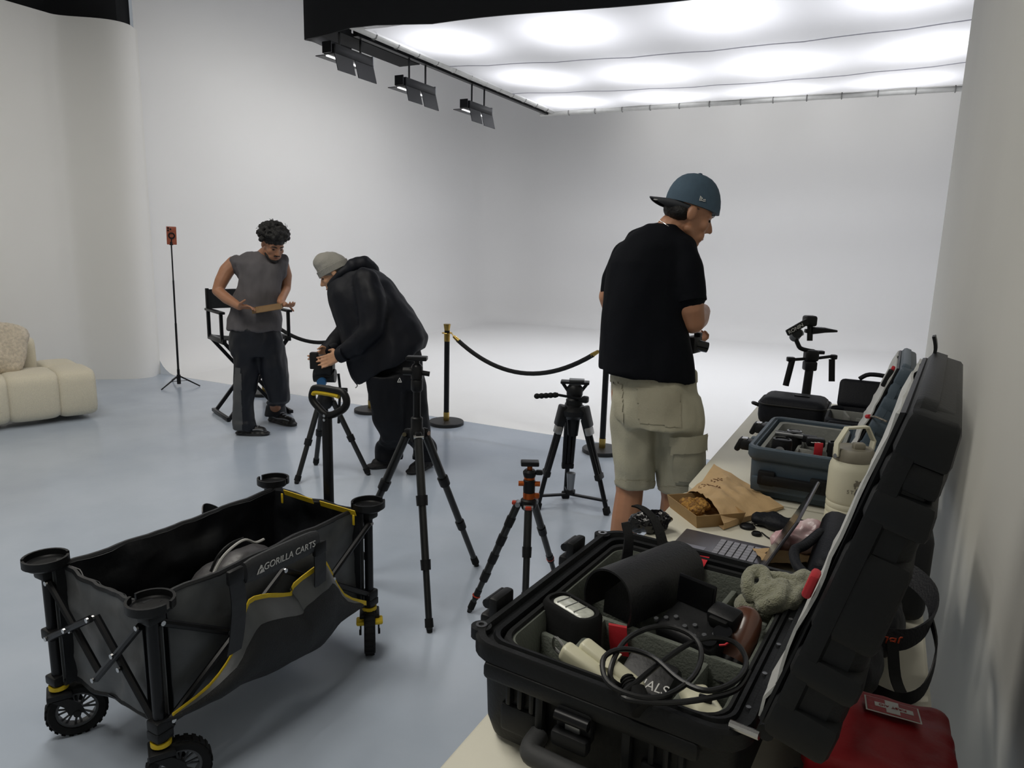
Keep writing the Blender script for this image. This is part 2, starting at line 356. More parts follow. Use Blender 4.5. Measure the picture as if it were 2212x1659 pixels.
# ================================================================== FOLDING WAGON
wg = thing('folding_wagon', 'black and grey folding utility wagon with yellow trim and four cup holders', 'wagon', (-1.9, 1.585, 0), math.radians(-1.5))
WM = MW[wg.name]
def W(): return MB(WM)
FAB = mat('ripstop_grey', '4b4e50', .5, var=.25, vscale=14, bump=.3, bscale=9, sheen=.2)
FABI = mat('lining_black', '1a1c20', .42, var=.4, vscale=10, bump=.5, bscale=11)
MESHF = mat('mesh_black', '121417', .65, var=.3, vscale=40, bump=.3, bscale=220)
YEL = mat('yellow_trim', 'd8b81c', .6, var=.12, vscale=40, bump=.1, bscale=120)
hw, hl = .25, .445
def wn(p, s=7, a=.01): return a * noise.noise(V(p) * s) + a * .5 * noise.noise(V(p) * s * 2.3 + V((3, 1, 7)))
CORN = [(-hw, -hl), (hw, -hl), (hw, hl), (-hw, hl)]
def wall_grid(a, b, z0, z1, off, sagv, nx=26, nz=14, amp=.012):
    a = V((a[0], a[1], 0)); b = V((b[0], b[1], 0)); d = (b - a).normalized(); nrm = V((d.y, -d.x, 0)); g = []
    for j in range(nz + 1):
        r = []
        for i in range(nx + 1):
            t = i / nx; u = j / nz; zt = z1 - sagv * math.sin(PI * t); z = z0 + (zt - z0) * u
            p = a.lerp(b, t); p.z = z; e = min(t, 1 - t) * 8; e = min(e, 1)
            p += nrm * (off + e * (wn((p.x, p.y, z), 8, amp) + .012 * math.sin(PI * t) * math.sin(PI * u)))
            r.append(p)
        g.append(r)
    return g
sags = (.035, .008, .008, .012)
for k in range(4):
    a, b = CORN[k], CORN[(k + 1) % 4]
    W().sheet(wall_grid(a, b, .20, .583, -.028, sags[k], amp=.02), .003).build('outer_panel', FAB, wg)
    W().sheet(wall_grid(a, b, .20, .583, -.045, sags[k], amp=.03), .003).build('inner_lining', FABI, wg)
    g = wall_grid(a, b, .20, .583, -.034, sags[k], amp=.02)
    W().tube(g[-1], .009, 6).build('rim_piping', FABI, wg)
    W().tube(g[0], .011, 6).build('bottom_piping', FABI, wg)
W().sheet([[(-hw + .03 + (2 * hw - .06) * i / 12, -hl + .03 + (2 * hl - .06) * j / 16, .205 + wn((i * .08, j * .1, 0), 5, .008)) for i in range(13)] for j in range(17)], .004).build('floor_panel', FABI, wg)
def bar(a, b, r=.011, name='scissor_bar'):
    o = W().cyl(a, b, r, n=8).build(name, BLKM, wg); return o
def rivet(parent, p, n):
    W().cyl(V(p), V(p) + V(n) * .006, .0075, n=8).build('rivet', CHR, parent)
for k in range(4):
    a, b = CORN[k], CORN[(k + 1) % 4]; A = V((*a, 0)); B = V((*b, 0)); d = (B - A).normalized(); nr = V((d.y, -d.x, 0)); mid = (A + B) / 2
    ex = d * .02; o1 = nr * .006; o2 = nr * .022
    TA, SA, TB, SB = .535, .36, .535, .245
    H_, L_ = .49, .30
    if k % 2: SA = .245; H_, L_ = .52, .27
    pts = [(A + ex + UP * TA + o1, mid + UP * L_ + o1), (A + ex + UP * SA + o2, mid + UP * H_ + o2), (mid + UP * H_ + o1, B - ex + UP * SB + o1), (mid + UP * L_ + o2, B - ex + UP * TB + o2)]
    for p, q in pts:
        o = bar(p, q)
        rivet(o, p + nr * .008, nr); rivet(o, (p + q) / 2 + nr * .014, nr)
        rivet(o, q + nr * .008, nr)
cupb = MB()
cupb.lathe((0, 0, 0), [(.02, -.012), (.050, -.010), (.060, .0), (.060, .006), (.054, .006), (.050, .002), (.0, .002)], 28)
for s in (0, 1):
    arc = []
    for i in range(13):
        t = s * PI + .14 + (PI - .28) * i / 12; c, q = math.cos(t), math.sin(t); arc.append([V((.0635 * c, .0635 * q, .0)), V((.0635 * c, .0635 * q, .024)), V((.056 * c, .056 * q, .024)), V((.056 * c, .056 * q, .004))])
    cupb.loft(arc)
cupm = cupb.mesh('cup_holder')
for k, (x, y) in enumerate(CORN):
    x1 = x + (.02 if x > 0 else -.02); y1 = y + (.02 if y > 0 else -.02)
    W().cyl((x, y, .17), (x, y, .575), .0165, n=12).build('post', BLKM, wg)
    W().rbox((x, y, .562), (.055, .055, .035), .008).build('top_bracket', BLK, wg)
    W().rbox((x, y, .36 if k in (0, 3) else .235), (.05, .05, .035), .006).build('slider_bracket', BLK, wg)
    W().rbox((x, y, .205), (.052, .052, .03), .006).build('corner_bracket', BLK, wg)
    c = put('cup_holder', cupm if k == 0 else cupm.copy(), BLK, wg, world=False, recalc=(k == 0)); c.location = (x, y, .588); c.rotation_euler = (0, 0, 1.1 if k in (0, 2) else .2)
# casters
RIM = mat('wheel_rim', '4a4c4f', .5)
def caster(x, y, axis_world, trail, brake):
    ax = WM.to_3x3().inverted() @ V(axis_world).normalized(); fw = V((-ax.y, ax.x, 0)) * trail; R = .086
    c = V((x, y, R)) + fw
    W().cyl((x, y, .150), (x, y, .205), .022, n=14).build('caster_stem', BLKM, wg)
    W().cyl((x, y, .172), (x, y, .185), .028, n=18).build('caster_collar', YEL, wg)
    fk = W()
    rot = axes(ax, V((-ax.y, ax.x, 0)), UP)
    fk.rbox((x, y, .155), (.075, .07, .02), .005, rot=rot)
    for s in (-1, 1):
        q0 = V((x, y, .15)) + ax * s * .034; q1 = c + ax * s * .034
        fk.band([q0 - UP * .005, q0.lerp(q1, .5) + fw * .25, q1], (V((-ax.y, ax.x, 0)) * .022), .006)
        fk.cyl(q1 - ax * s * .002, q1 + ax * s * .006, .011, n=10)
    f = fk.build('caster_fork', BLK, wg)
    if brake: W().rbox(V((x, y, .140)) + fw * .2 - V((-ax.y, ax.x, 0)) * .03, (.10, .05, .016), .006, rot=rot).build('brake_pedal', YEL, f)
    mxr = axes(V((-ax.y, ax.x, 0)), UP, ax)
    prof = [(.060, -.019), (.078, -.021), (R, -.012), (R, .012), (.078, .021), (.060, .019), (.058, 0), (.060, -.019)]
    ty = W().lathe(c, prof, 32, mxr, cap=False)
    for i in range(24):
        t = 2 * PI * i / 24; rr = mxr @ V((math.cos(t), math.sin(t), 0)); tt = mxr @ V((-math.sin(t), math.cos(t), 0))
        ty.box(c + rr * R, (.003, .012, .034), axes(rr, tt, ax))
    wh = ty.build('tyre', RUB, wg)
    hb = W().cyl(c - ax * .016, c + ax * .016, .017, n=14)
    hb.lathe(c, [(.052, -.014), (.060, -.014), (.060, .014), (.052, .014), (.052, -.014)], 28, mxr, cap=False)
    for i in range(8):
        for s in (-.16, .16):
            t = 2 * PI * i / 8; p0 = c + mxr @ (V((math.cos(t), math.sin(t), 0)) * .014); p1 = c + mxr @ (V((math.cos(t + s), math.sin(t + s), 0)) * .055); hb.cyl(p0, p1, .0035, n=5)
    hb.build('wheel_hub', RIM, wh)
caster(-hw, -hl, (.86, -.5, 0), .042, False)
caster(hw, -hl, (.84, -.54, 0), .042, False)
caster(hw, hl, (.78, .63, 0), -.02, True)
caster(-hw, hl, (.78, .63, 0), -.02, True)
# pocket on the long side with yellow trim, straps, padded grip
XP = -1.9 + hw + .014
def onside(px, py, o=0.): return gx(px, py, XP + o)
trim = [(370, 1546), (450, 1482), (500, 1412), (525, 1342), (535, 1300), (575, 1287), (625, 1284), (632, 1264), (688, 1221), (703, 1219), (740, 1285), (788, 1302)]
low = [(350, 1560), (420, 1530), (480, 1502), (520, 1478), (560, 1462), (600, 1446), (640, 1424), (660, 1412), (690, 1396), (715, 1370), (745, 1335), (790, 1306)]
T = smooth([onside(a, b, .014) for a, b in trim], 3); Lw = smooth([onside(a, b, .012) for a, b in low], 3)
rows = []
for j in range(9):
    u = j / 8; r = []
    for i in range(len(T)):
        p = T[i].lerp(Lw[i], u); t = i / (len(T) - 1)
        p.x += (.055 * math.sin(PI * u) ** .8 * math.sin(PI * t) ** .7) * (1 + .5 * u) + wn(p, 14, .006); r.append(p)
    rows.append(r)
MB().sheet(rows[2:], .003).build('side_pocket', MESHF, wg)
MB().sheet(rows[:3], .004).build('pocket_panel', FAB, wg)
MB().band([p + V((.006, 0, 0)) for p in T], [V((0, 0, .0095))] * len(T), .004).build('pocket_trim', YEL, wg)
for pts in ([(480, 1250), (508, 1240), (516, 1300), (512, 1370), (505, 1410)], [(690, 1155), (690, 1180), (692, 1235), (690, 1290), (686, 1330)]):
    P = smooth([onside(a, b, .045) for a, b in pts[1:]], 4)
    s = MB().band(P, (0, .027, 0), .004).build('web_strap', FABI, wg)
    MB().rbox(onside(pts[1][0], pts[1][1] + 4, .055), (.018, .055, .045), .006).build('buckle', BLK, s)
g0, g1 = onside(528, 1238, .045), onside(684, 1166, .045)
dr = (g1 - g0); st = []
for i in range(13):
    t = i / 12; c = g0 + dr * t; k = .8 + .2 * math.sin(PI * t) ** .3
    st.append(ring(c, V((.017 * k, 0, 0)), V((0, 0, .041 * k)), 14, 2.2))
grip = MB().loft(st).build('carry_grip', mat('grip_fabric', '2b2d30', .6, bump=.2, bscale=120), wg)
uy = V((0, 0, 1)); WHT = mat('white_print', 'd9d9d6', .6)
tc = g0.lerp(g1, .55) + V((.0185, 0, 0))
text('lettering', 'GORILLA CARTS', .030, tc, dr, uy, WHT, grip, shear=.15)
lg = g0.lerp(g1, .15) + V((.0185, 0, 0)); du = dr.normalized()
lm = MB()
for poly in ([(-.016, -.013), (-.010, -.013), (-.003, .004), (-.008, .002)], [(-.007, -.013), (.006, -.013), (.009, -.004), (.002, -.002)], [(-.005, .004), (.001, .013), (.007, .009), (.005, .002), (-.002, .0)], [(.008, -.013), (.014, -.013), (.009, .003), (.006, .001)]):
    lm.prism(poly, lg, du, uy, V((.0006, 0, 0)))
lm.build('emblem', WHT, grip)
W().sheet([[(-hw + .01 - .03 * math.sin(PI * i / 10), .10 + .07 * i / 10, .572 + .02 * math.sin(PI * i / 10) * j) for i in range(11)] for j in (-1, 0, 1)], .004).build('carry_strap', FABI, wg)
# yellow zips inside the far end
for p, q, e in (((614, 1063), (676, 1083), 0), ((692, 1087), (768, 1109), 1)):
    a = gy(*p, 1.955); b = gy(*q, 1.955)
    z = MB().band([a, a.lerp(b, .5) + V((0, -.004, .002)), b], (0, -.004, .011), .003).build('zip', YEL, wg)
    s = a if e == 0 else b
    MB().rbox(s + V((0, -.012, -.022)), (.010, .004, .04), .002).build('zip_pull', YEL, z)
# pull handle
base = V((-1.895, 2.04, 0))
def hp(px, py): r = ray(px, py); return EYE + r * (base.y / r.y)
top = hp(706, 898); bot = V((top.x, 2.04, .22))
MB().rbox((top.x, 2.04, (top.z + .22) / 2), (.036, .026, top.z - .22), .006).build('pull_pole', BLKM, wg)
loop = [hp(*q) for q in ((708, 897), (735, 888), (747, 876), (748, 862), (740, 848), (720, 843), (684, 838), (676, 846), (675, 862), (686, 878))]
sec = []
hd = MB().tube(smooth(loop, 4, True), .0145, 10, closed=True).build('pull_grip', BLK, wg)
MB().tube(smooth([hp(*q) + V((.0, -.006, 0)) for q in ((679, 852), (684, 847), (715, 851), (734, 856))], 4), .009, 8).build('grip_pad', YEL, hd)
for q in ((708, 896), (708, 905)): MB().cyl(hp(*q) + V((0, -.022, 0)), hp(*q) + V((0, -.012, 0)), .006, n=8).build('bolt', CHR, hd)
# grey bag lying in the wagon
bg = thing('equipment_bag', 'grey leather-look bag with white piping lying inside the wagon', 'bag', (-1.93, 1.62, .21))
bm_ = MB()
bm_.ell((-1.93, 1.60, .34), (.13, .17, .13), rotz(.3)); bm_.ell((-1.90, 1.66, .40), (.09, .15, .10), rotz(.2)); bm_.rbox((-1.93, 1.62, .27), (.2, .30, .11), .04, 3)
blob('body', bm_, mat('grey_leather', '4b4a4c', .42, var=.2, bump=.1), bg, .012, 4, lambda p: wn(p, 18, .006))
MB().tube(smooth([gx(*p, -1.86) for p in ((462, 1238), (480, 1205), (505, 1180), (530, 1166), (552, 1172), (570, 1165))], 5), .005, 6).build('piping', mat('white_piping', 'b9b9b6', .5), bg)
MB().tube(smooth([gx(*p, -1.87) for p in ((455, 1235), (472, 1200), (498, 1175), (526, 1163))], 5), .005, 6).build('piping', BLK, bg)

# ================================================================== SOFA AND CUSHION
BOU = mat('boucle', 'e4dcc6', .9, var=.12, vscale=160, bump=.5, bscale=260, sheen=.3)
f0 = gz(206, 905); sl = (gz(0, 932) - f0).normalized(); sn = V((-sl.y, sl.x, 0));
if sn.x > 0: sn = -sn            # depth direction, away from the viewer
sf = thing('boucle_sofa', 'cream boucle sofa with rounded channel-tufted segments by the left wall', 'sofa', f0 + sl * .7)
def seg(y0, y1, d0, d1, z1, z0=.03, name='seat_segment'):
    prof = []; h = z1 - z0; dm = d1 - d0
    for i in range(28):
        a = 2 * PI * i / 28; c, s = math.cos(a), math.sin(a); e = .42
        prof.append((d0 + dm / 2 + dm / 2 * math.copysign(abs(c) ** e, c), z0 + h / 2 + h / 2 * math.copysign(abs(s) ** e, s)))
    cd, cz = d0 + dm / 2, z0 + h / 2; rings = []
    for j in range(21):
        t = j / 20; k = 1 - .075 * abs(2 * t - 1) ** 8 - .02 * (abs(2 * t - 1) ** 2)
        rings.append([f0 + sl * (y0 + (y1 - y0) * t) + sn * (cd + (d - cd) * k) + UP * (cz + (z - cz) * k) for d, z in prof])
    return MB().loft(rings).build(name, BOU, sf, sharp=180)
cuts = [-.03, .245, .60, .95, 1.3]
for a, b in zip(cuts, cuts[1:]): seg(a, b, -.02, .50, .44)
seg(-.03, .245, .50, 1.0, .42, name='seat_segment'); 
for a, b in ((.30, .68), (.68, 1.06), (1.06, 1.3)): seg(a, b, .48, .80, .68, .3, 'back_segment')
cw = thing('fur_cushion', 'fluffy beige fur cushion leaning on the sofa back', 'cushion', f0 + sl * .9 + sn * .42 + UP * .44)
fm = mat('faux_fur', 'e6d8c2', 1., var=.25, vscale=45, bump=1., bscale=160, sheen=.5)
cc = f0 + sl * .60 + sn * .36 + UP * .63; ca = M.Rotation(math.radians(0), 3, 'Z')
ux_, uz_ = (sl * .86 - UP * .36).normalized(), (sl * .30 + UP * .86 + sn * .38).normalized(); un = ux_.cross(uz_); ux_, uz_ = (ux_ * .80 + uz_ * .60), (uz_ * .80 - ux_ * .60)
cb = MB(); gt_ = []
for i in range(15):
    a = -PI / 2 + PI * (i + .5) / 15; r_ = []
    for j in range(28):
        t = 2 * PI * j / 28; c, q = math.cos(t), math.sin(t); ex, ez = math.copysign(abs(c) ** .42, c), math.copysign(abs(q) ** .42, q); k = math.cos(a) ** .5
        r_.append(cc + ux_ * ex * .225 * k + uz_ * ez * .215 * k + un * math.sin(a) * .085)
    gt_.append(r_)
cb.loft(gt_)
fur = lambda p: .010 * noise.noise(p * 9) + .0035 * noise.noise(p * 60) + .003 * noise.noise(p * 130)
blob('pillow', cb, fm, cw, .009, 2, fur)

# ================================================================== PHONE ON A STAND
b0 = gz(387, 833); ph_top = dp(370, 527, 7.35)
ps = thing('phone_tripod', 'slim black extending stand with three short legs holding a phone', 'tripod', b0)
lean = (ph_top - b0)
MB().tube([b0 + lean * t for t in (.015, .12, .121, .45, .451, .75, .751, 1)], [.014, .014, .011, .011, .009, .009, .007, .007], 10).build('pole', BLKM, ps)
MB().cyl(b0 + lean * .0 + UP * .02, b0 + lean * .08, .02, n=12).build('hub', BLK, ps)
for q in ((349, 843), (432, 835), (372, 822)):
    f = gz(*q); f.z = .007; MB().cyl(b0 + UP * .11, f, .009, .007, n=8).build('leg', BLKM, ps)
    MB().cyl(b0 + UP * .05, f.lerp(b0 + UP * .11, .55), .003, n=5).build('brace', BLKM, ps)
MB().rbox(ph_top + UP * .005, (.03, .03, .035), .004).build('clamp', BLK, ps)
PC = dp(370.5, 509, 7.33); ud = (lean.normalized() + V((.02, 0, 0))).normalized(); nn = (EYE - PC).normalized(); px_ = ud.cross(nn).normalized(); nn = px_.cross(ud); pr = axes(px_, ud, nn)
MB().cyl(ph_top, PC - ud * .02 + nn * .012, .006, n=8).build('neck', BLKM, ps)
MB().lathe(PC - ud * .0 + nn * .0085, [(.020, 0), (.033, 0), (.033, .007), (.020, .007), (.020, 0)], 24, pr, cap=False).build('magnet_ring', BLK, ps)
phn = tag(MB().rbox(PC, (.093, .182, .010), .012, 3, pr).build('phone', mat('orange_phone', 'a85a42', .45, .1)), 'orange smartphone with camera bump held upright on the slim stand', 'phone')
cbm = MB().rbox(PC + ud * .062 - px_ * .0 + nn * .0055, (.088, .045, .004), .004, 2, pr).build('camera_bump', MATS['orange_phone'], phn)
for a, b in ((-.03, .075), (-.03, .052), (-.008, .064)): MB().cyl(PC + px_ * a + ud * b + nn * .006, PC + px_ * a + ud * b + nn * .011, .009, n=14).build('lens', BLKG, cbm)

# ================================================================== DIRECTOR'S CHAIR
chc = gz(465, 902) + RIGHT * .28 + AWAY * .20
dc = thing('directors_chair', 'tall black folding director\'s chair behind the man in the sleeveless shirt', 'chair', chc)
DX = axes(RIGHT, AWAY, UP).to_4x4(); DMX = M.Translation(chc - RIGHT * .02) @ DX @ M.Rotation(math.radians(38), 4, 'Z')
def D(): return MB(DMX)
w2, d2 = .28, .20; SEAT = .70
for y in (-d2, d2):
    D().box((0, y, SEAT / 2), (.030, .022, math.hypot(2 * w2, SEAT)), M.Rotation(math.atan2(2 * w2, SEAT), 3, 'Y')).build('cross_leg', BLKM, dc)
    D().box((0, y + .024, SEAT / 2), (.030, .022, math.hypot(2 * w2, SEAT)), M.Rotation(-math.atan2(2 * w2, SEAT), 3, 'Y')).build('cross_leg', BLKM, dc)
for s in (-1, 1):
    D().rbox((s * w2, 0, SEAT), (.035, .46, .045), .004).build('seat_rail', BLKM, dc)
    D().rbox((s * w2, 0, .025), (.03, .46, .03), .004).build('foot_rail', BLKM, dc)
    D().rbox((s * (w2 + .01), .19, (SEAT + 1.13) / 2), (.028, .034, 1.13 - SEAT), .005).build('back_post', BLKM, dc)
    D().rbox((s * (w2 + .01), -.19, (SEAT + .94) / 2), (.026, .030, .94 - SEAT), .004).build('arm_post', BLKM, dc)
    D().rbox((s * (w2 + .01), -.01, .945), (.05, .45, .022), .006).build('armrest', BLKM, dc)
    D().rbox((s * .13, -d2 - .01, .25), (.16, .02, .02), .003, rot=M.Rotation(s * .0, 3, 'Y')).build('foot_bar', BLKM, dc)
CAN = mat('black_canvas', '101318', .8, bump=.2, bscale=150)
D().sheet([[(-w2 + 2 * w2 * i / 8, -.2 + .4 * j / 6, SEAT + .02 - .03 * math.sin(PI * i / 8)) for i in range(9)] for j in range(7)], .006).build('canvas_seat', CAN, dc)
D().sheet([[(-w2 + 2 * w2 * i / 8, .19 + .02 * math.sin(PI * i / 8), .95 + .17 * j / 3) for i in range(9)] for j in range(4)], .006).build('canvas_back', CAN, dc)

# ================================================================== ROPE BARRIER
GOLD = mat('brass', 'b79a55', .25, 1., var=.15)
ST = [gz(964, 916), gz(1300, 976), gz(801, 889), gz(572, 852)]
st = thing('stanchion', 'black rope stanchion with brass collars in full view before the white stage', 'stanchion', ST[0], 0, 'rope stanchions along the white stage')
def S(): return MB(M.Translation(ST[0]))
S().lathe((0, 0, 0), [(.150, 0), (.155, .004), (.155, .026), (.150, .031), (.02, .036)], 40).build('base', mat('stanchion_base', '1b1b1c', .5), st)
S().cyl((0, 0, .035), (0, 0, .84), .0235, n=20).build('pole', BLKM, st)
S().cyl((0, 0, .034), (0, 0, .11), .0255, n=20).build('lower_collar', GOLD, st)
S().cyl((0, 0, .74), (0, 0, .815), .0255, n=20).build('upper_collar', GOLD, st)
S().lathe((0, 0, .80), [(.02, 0), (.024, .04), (.031, .085), (.031, .09), (.012, .088)], 20).build('crown', GOLD, st)
S().tube([(.044 * math.cos(t * PI / 8), .044 * math.sin(t * PI / 8), .812) for t in range(16)], .004, 6, closed=True).build('hook_ring', GOLD, st)
dup(st, ST[1], 0, 'black rope stanchion half hidden behind the man in khaki shorts')
dup(st, ST[2], 0, 'black rope stanchion mostly hidden behind the man in the grey beanie')
dup(st, ST[3], 0, 'black rope stanchion hidden behind the man in the sleeveless shirt')
VEL = mat('black_rope', '0e0f11', .8, bump=.1)
def rope(a, b, drop, label):
    a = a + UP * .80; b = b + UP * .80; d = (b - a).normalized(); a = a + d * .055; b = b - d * .055
    r = thing('barrier_rope', label, 'rope', a.lerp(b, .5) - UP * drop, 0, 'ropes between the stanchions')
    P = [a.lerp(b, t / 24) - UP * drop * (1 - (2 * t / 24 - 1) ** 2) for t in range(25)]
    MB().tube(P[1:-1], .0185, 12).build('rope', VEL, r)
    for p, q, e in ((P[0], P[2], a), (P[-1], P[-3], b)):
        k = (q - p).normalized(); MB().cyl(p + k * .02, p + k * .085, .014, .019, n=14).build('ferrule', GOLD, r)
        MB().tube([p + k * .025, p + k * .005 + UP * .004, p - k * .015 + UP * .012, p - k * .03 + UP * .004], .004, 6).build('hook', GOLD, r)
rope(ST[0], ST[1], .255, 'black velvet rope sagging in full view between two stanchions')
rope(ST[3], ST[2], .20, 'black velvet rope running behind the two leaning men')

# ================================================================== TRIPODS
CARB = mat('carbon_tube', '1d1f20', .35, var=.3, vscale=120, stretch=(1, 1, .1))
def plumb(px, py, c): # point straight above ground point c that is seen at this row
    r = ray(px, py); t = V((c.x, c.y)).length / V((r.x, r.y)).length; return V((c.x, c.y, EYE.z + r.z * t))
def leg(root, a, b, secs, lockr=1.35, lm=BLK, tube=CARB, foot=RUB, name='leg'):
    d = b - a; k = MB(); n = len(secs)
    for i, r in enumerate(secs): k.cyl(a + d * (i / n), a + d * ((i + 1) / n * .985), r, n=14)
    o = k.build(name, tube, root)
    for i, r in enumerate(secs[:-1]):
        p = a + d * ((i + 1) / n); u = d.normalized(); MB().cyl(p - u * .025, p + u * .018, r * lockr, r * lockr * .95, n=14).build('leg_lock', lm, o)
    u = d.normalized(); MB().cyl(b - u * .055, b - u * .02, secs[-1] * 1.25, secs[-1] * 1.3, n=12).cyl(b - u * .022, b, secs[-1] * 1.0, secs[-1] * .8, n=12).build('foot', foot, o)
    return o
# --- near carbon tripod
F = [gz(928, 1366), gz(1030, 1222)]; m = (F[0] + F[1]) / 2; e = (F[1] - F[0]); pp = V((-e.y, e.x, 0)).normalized()
if pp.x > 0: pp = -pp
c = m + pp * e.length * .2887; F.append(c + pp * e.length * .5774)
t2 = thing('carbon_tripod', 'black carbon-fibre travel tripod standing just behind the wagon', 'tripod', V((c.x, c.y, 0)))
ap = plumb(906, 938, c); hd = plumb(903, 768, c); sc_ = 1.0
for f in F:
    o = (f - c).normalized(); lg_ = leg(t2, ap + o * .05 - UP * .01, f + UP * .0, [.019, .0165, .014])
    MB().rbox(ap + o * .042 + UP * .0, (.03, .03, .045), .008, rot=rotz(math.atan2(o.y, o.x))).build('hinge', BLKM, lg_)
    tn = V((-o.y, o.x, 0)); MB().cyl(ap + o * .05 - tn * .022, ap + o * .05 + tn * .022, .010, n=10).build('hinge_bolt', CHR, lg_)
MB().cyl(ap - UP * .10, hd - UP * .16, .0165, n=16).build('centre_column', BLKM, t2)
MB().lathe(ap, [(.03, -.03), (.034, -.01), (.034, .02), (.026, .03), (.026, .075), (.02, .08)], 18).build('collar', BLK, t2)
MB().rbox(ap + (F[0] - c).normalized() * .05 + UP * -.05, (.035, .01, .02), .003, rot=rotz(.6)).build('badge', mat('grey_badge', '8a8a8a', .4), t2)
MB().lathe(hd - UP * .16, [(.018, 0), (.026, .01), (.026, .05), (.022, .055)], 18).build('column_top', BLK, t2)
bh = MB().lathe(hd - UP * .105, [(.022, 0), (.026, .004), (.026, .055), (.02, .065), (.012, .07), (.012, .085)], 18).build('ball_head', BLKM, t2)
MB().rbox(hd - UP * .012, (.09, .05, .018), .004, rot=rotz(.45)).build('clamp_plate', BLKM, bh)
MB().cyl(hd - UP * .075 + RIGHT * .02, hd - UP * .08 + RIGHT * .055, .011, n=12).build('knob', BLK, bh)
MB().cyl(hd - UP * .07 - RIGHT * .02, hd - UP * .07 - RIGHT * .06, .017, n=14).build('knob', BLK, bh)
# --- fluid head tripod at the man in the beanie
F = [gz(797, 1026), gz(682, 1004), gz(640, 1045)]; c = (F[0] + F[1] + F[2]) / 3
t1 = thing('video_tripod', 'black tripod with a blue-accented fluid head being adjusted by the man in the beanie', 'tripod', V((c.x, c.y, 0)))
ap = plumb(704, 866, c); hd = plumb(706, 800, c)
for f in F: o = (f - c).normalized(); leg(t1, ap + o * .05, f, [.0185, .0165])
MB().lathe(ap, [(.03, -.05), (.055, -.02), (.06, .01), (.05, .03), (.045, .05)], 20).build('shoulder', BLK, t1)
MB().cyl(ap - UP * .42, ap, .0165, n=14).build('centre_column', BLKM, t1)
MB().cyl(ap - UP * .43, ap - UP * .41, .024, n=12).build('column_stop', BLK, t1)
fh = MB().lathe(ap + UP * .05, [(.045, 0), (.05, .01), (.05, .04), (.038, .05)], 20)
fh.rbox(hd + UP * .02, (.12, .11, .09), .015, 3, rotz(.5)); fh.cyl(hd - RIGHT * .07 - UP * .035, hd + RIGHT * .07 - UP * .035, .045, n=18)
fho = fh.build('fluid_head', BLK, t1)
MB().cyl(hd - AWAY * .065 - UP * .065, hd - AWAY * .095 - UP * .065, .030, n=20).build('drag_dial', mat('blue_dial', '2b5d8c', .35, .4), fho)
MB().lathe(ap + UP * .06, [(.051, 0), (.053, .004), (.053, .012), (.051, .016)], 20, cap=False).build('accent_ring', MATS['blue_dial'], fho)
MB().rbox(hd + UP * .085 - RIGHT * .01, (.16, .075, .035), .006, rot=rotz(.5)).build('quick_plate', BLKM, fho)
MB().rbox(hd + UP * .07 - RIGHT * .06 - AWAY * .03, (.05, .05, .11), .006, rot=rotz(.5)).build('side_lock', BLK, fho)
MB().tube([hd + RIGHT * .09 - UP * .02, hd + RIGHT * .10 - UP * .12, hd + RIGHT * .085 - UP * .36], .009, 8).build('pan_bar', BLKM, fho)
MB().rbox(hd + RIGHT * .125 - UP * .13, (.05, .02, .03), .006, rot=rotz(.4)).build('bar_knob', BLK, fho)
# --- video tripod with a mid-level spreader
F = [gz(1160, 1100), gz(1312, 1112), gz(1221, 1076)]; c = (F[0] + F[1] + F[2]) / 3
t4 = thing('spreader_tripod', 'black twin-tube video tripod with a pan handle and low spreader', 'tripod', V((c.x, c.y, 0)))
ap = plumb(1237, 884, c)
SIL = mat('silver_clamp', '9a9a98', .35, .7)
for i, f in enumerate(F):
    o = (f - c).normalized(); tn = V((-o.y, o.x, 0)); a = ap + o * .07; d = f - a; u = d.normalized(); k = MB()
    for s in (-1, 1):
        k.cyl(a + tn * s * .028 - UP * .05, a + d * .66 + tn * s * .024, .0135, n=10)
    k.cyl(a + d * .12, f - u * .03, .0145, n=10)
    lo = k.build('leg', BLKM, t4)
    MB().rbox(a + d * .06, (.085, .045, .13), .012, rot=axes(tn, u.cross(tn), u)).build('leg_bracket', BLK, lo)
    MB().rbox(a + d * .19 - tn * .0 - AWAY * .012, (.07, .035, .05), .008, rot=axes(tn, u.cross(tn), u)).build('lever_lock', SIL if i < 2 else BLK, lo)
    MB().rbox(a + d * .63, (.075, .036, .035), .006, rot=axes(tn, u.cross(tn), u)).build('tube_clamp', BLK, lo)
    MB().rbox(f - u * .025, (.05, .035, .045), .008, rot=axes(tn, u.cross(tn), u)).build('foot', RUB, lo)
hub = V((c.x, c.y, .10))
sp = MB().rbox(hub, (.05, .05, .03), .008).build('spreader', BLK, t4)
for f in F: q = f.lerp(hub, .03); MB().box((hub + V((q.x, q.y, .07))) / 2, ((V((q.x, q.y, 0)) - V((hub.x, hub.y, 0))).length, .022, .012), rotz(math.atan2((q - hub).y, (q - hub).x))).build('spreader_arm', BLKM, sp)
MB().cyl(hub + UP * .01, hub + UP * .12, .02, .028, n=12).build('column_foot', GREYM, t4)
MB().lathe(ap, [(.03, -.16), (.04, -.06), (.085, -.03), (.09, .0), (.065, .02), (.05, .03)], 24).build('bowl', BLK, t4)
fh = MB().lathe(ap + UP * .03, [(.05, 0), (.05, .03), (.04, .04), (.048, .06), (.05, .10), (.035, .12)], 22).build('fluid_head', BLK, t4)
top = ap + UP * .165
MB().rbox(top, (.17, .07, .016), .004, rot=rotz(.35)).build('slide_plate', BLKM, fh)
MB().rbox(top + UP * .014 + RIGHT * .01, (.09, .05, .012), .003, rot=rotz(.35)).build('quick_plate', GREYM, fh)
for s in (-1, 1): MB().cyl(top + RIGHT * s * .075 - UP * .004, top + RIGHT * s * .035 - UP * .06, .010, n=8).build('plate_strut', BLKM, fh)
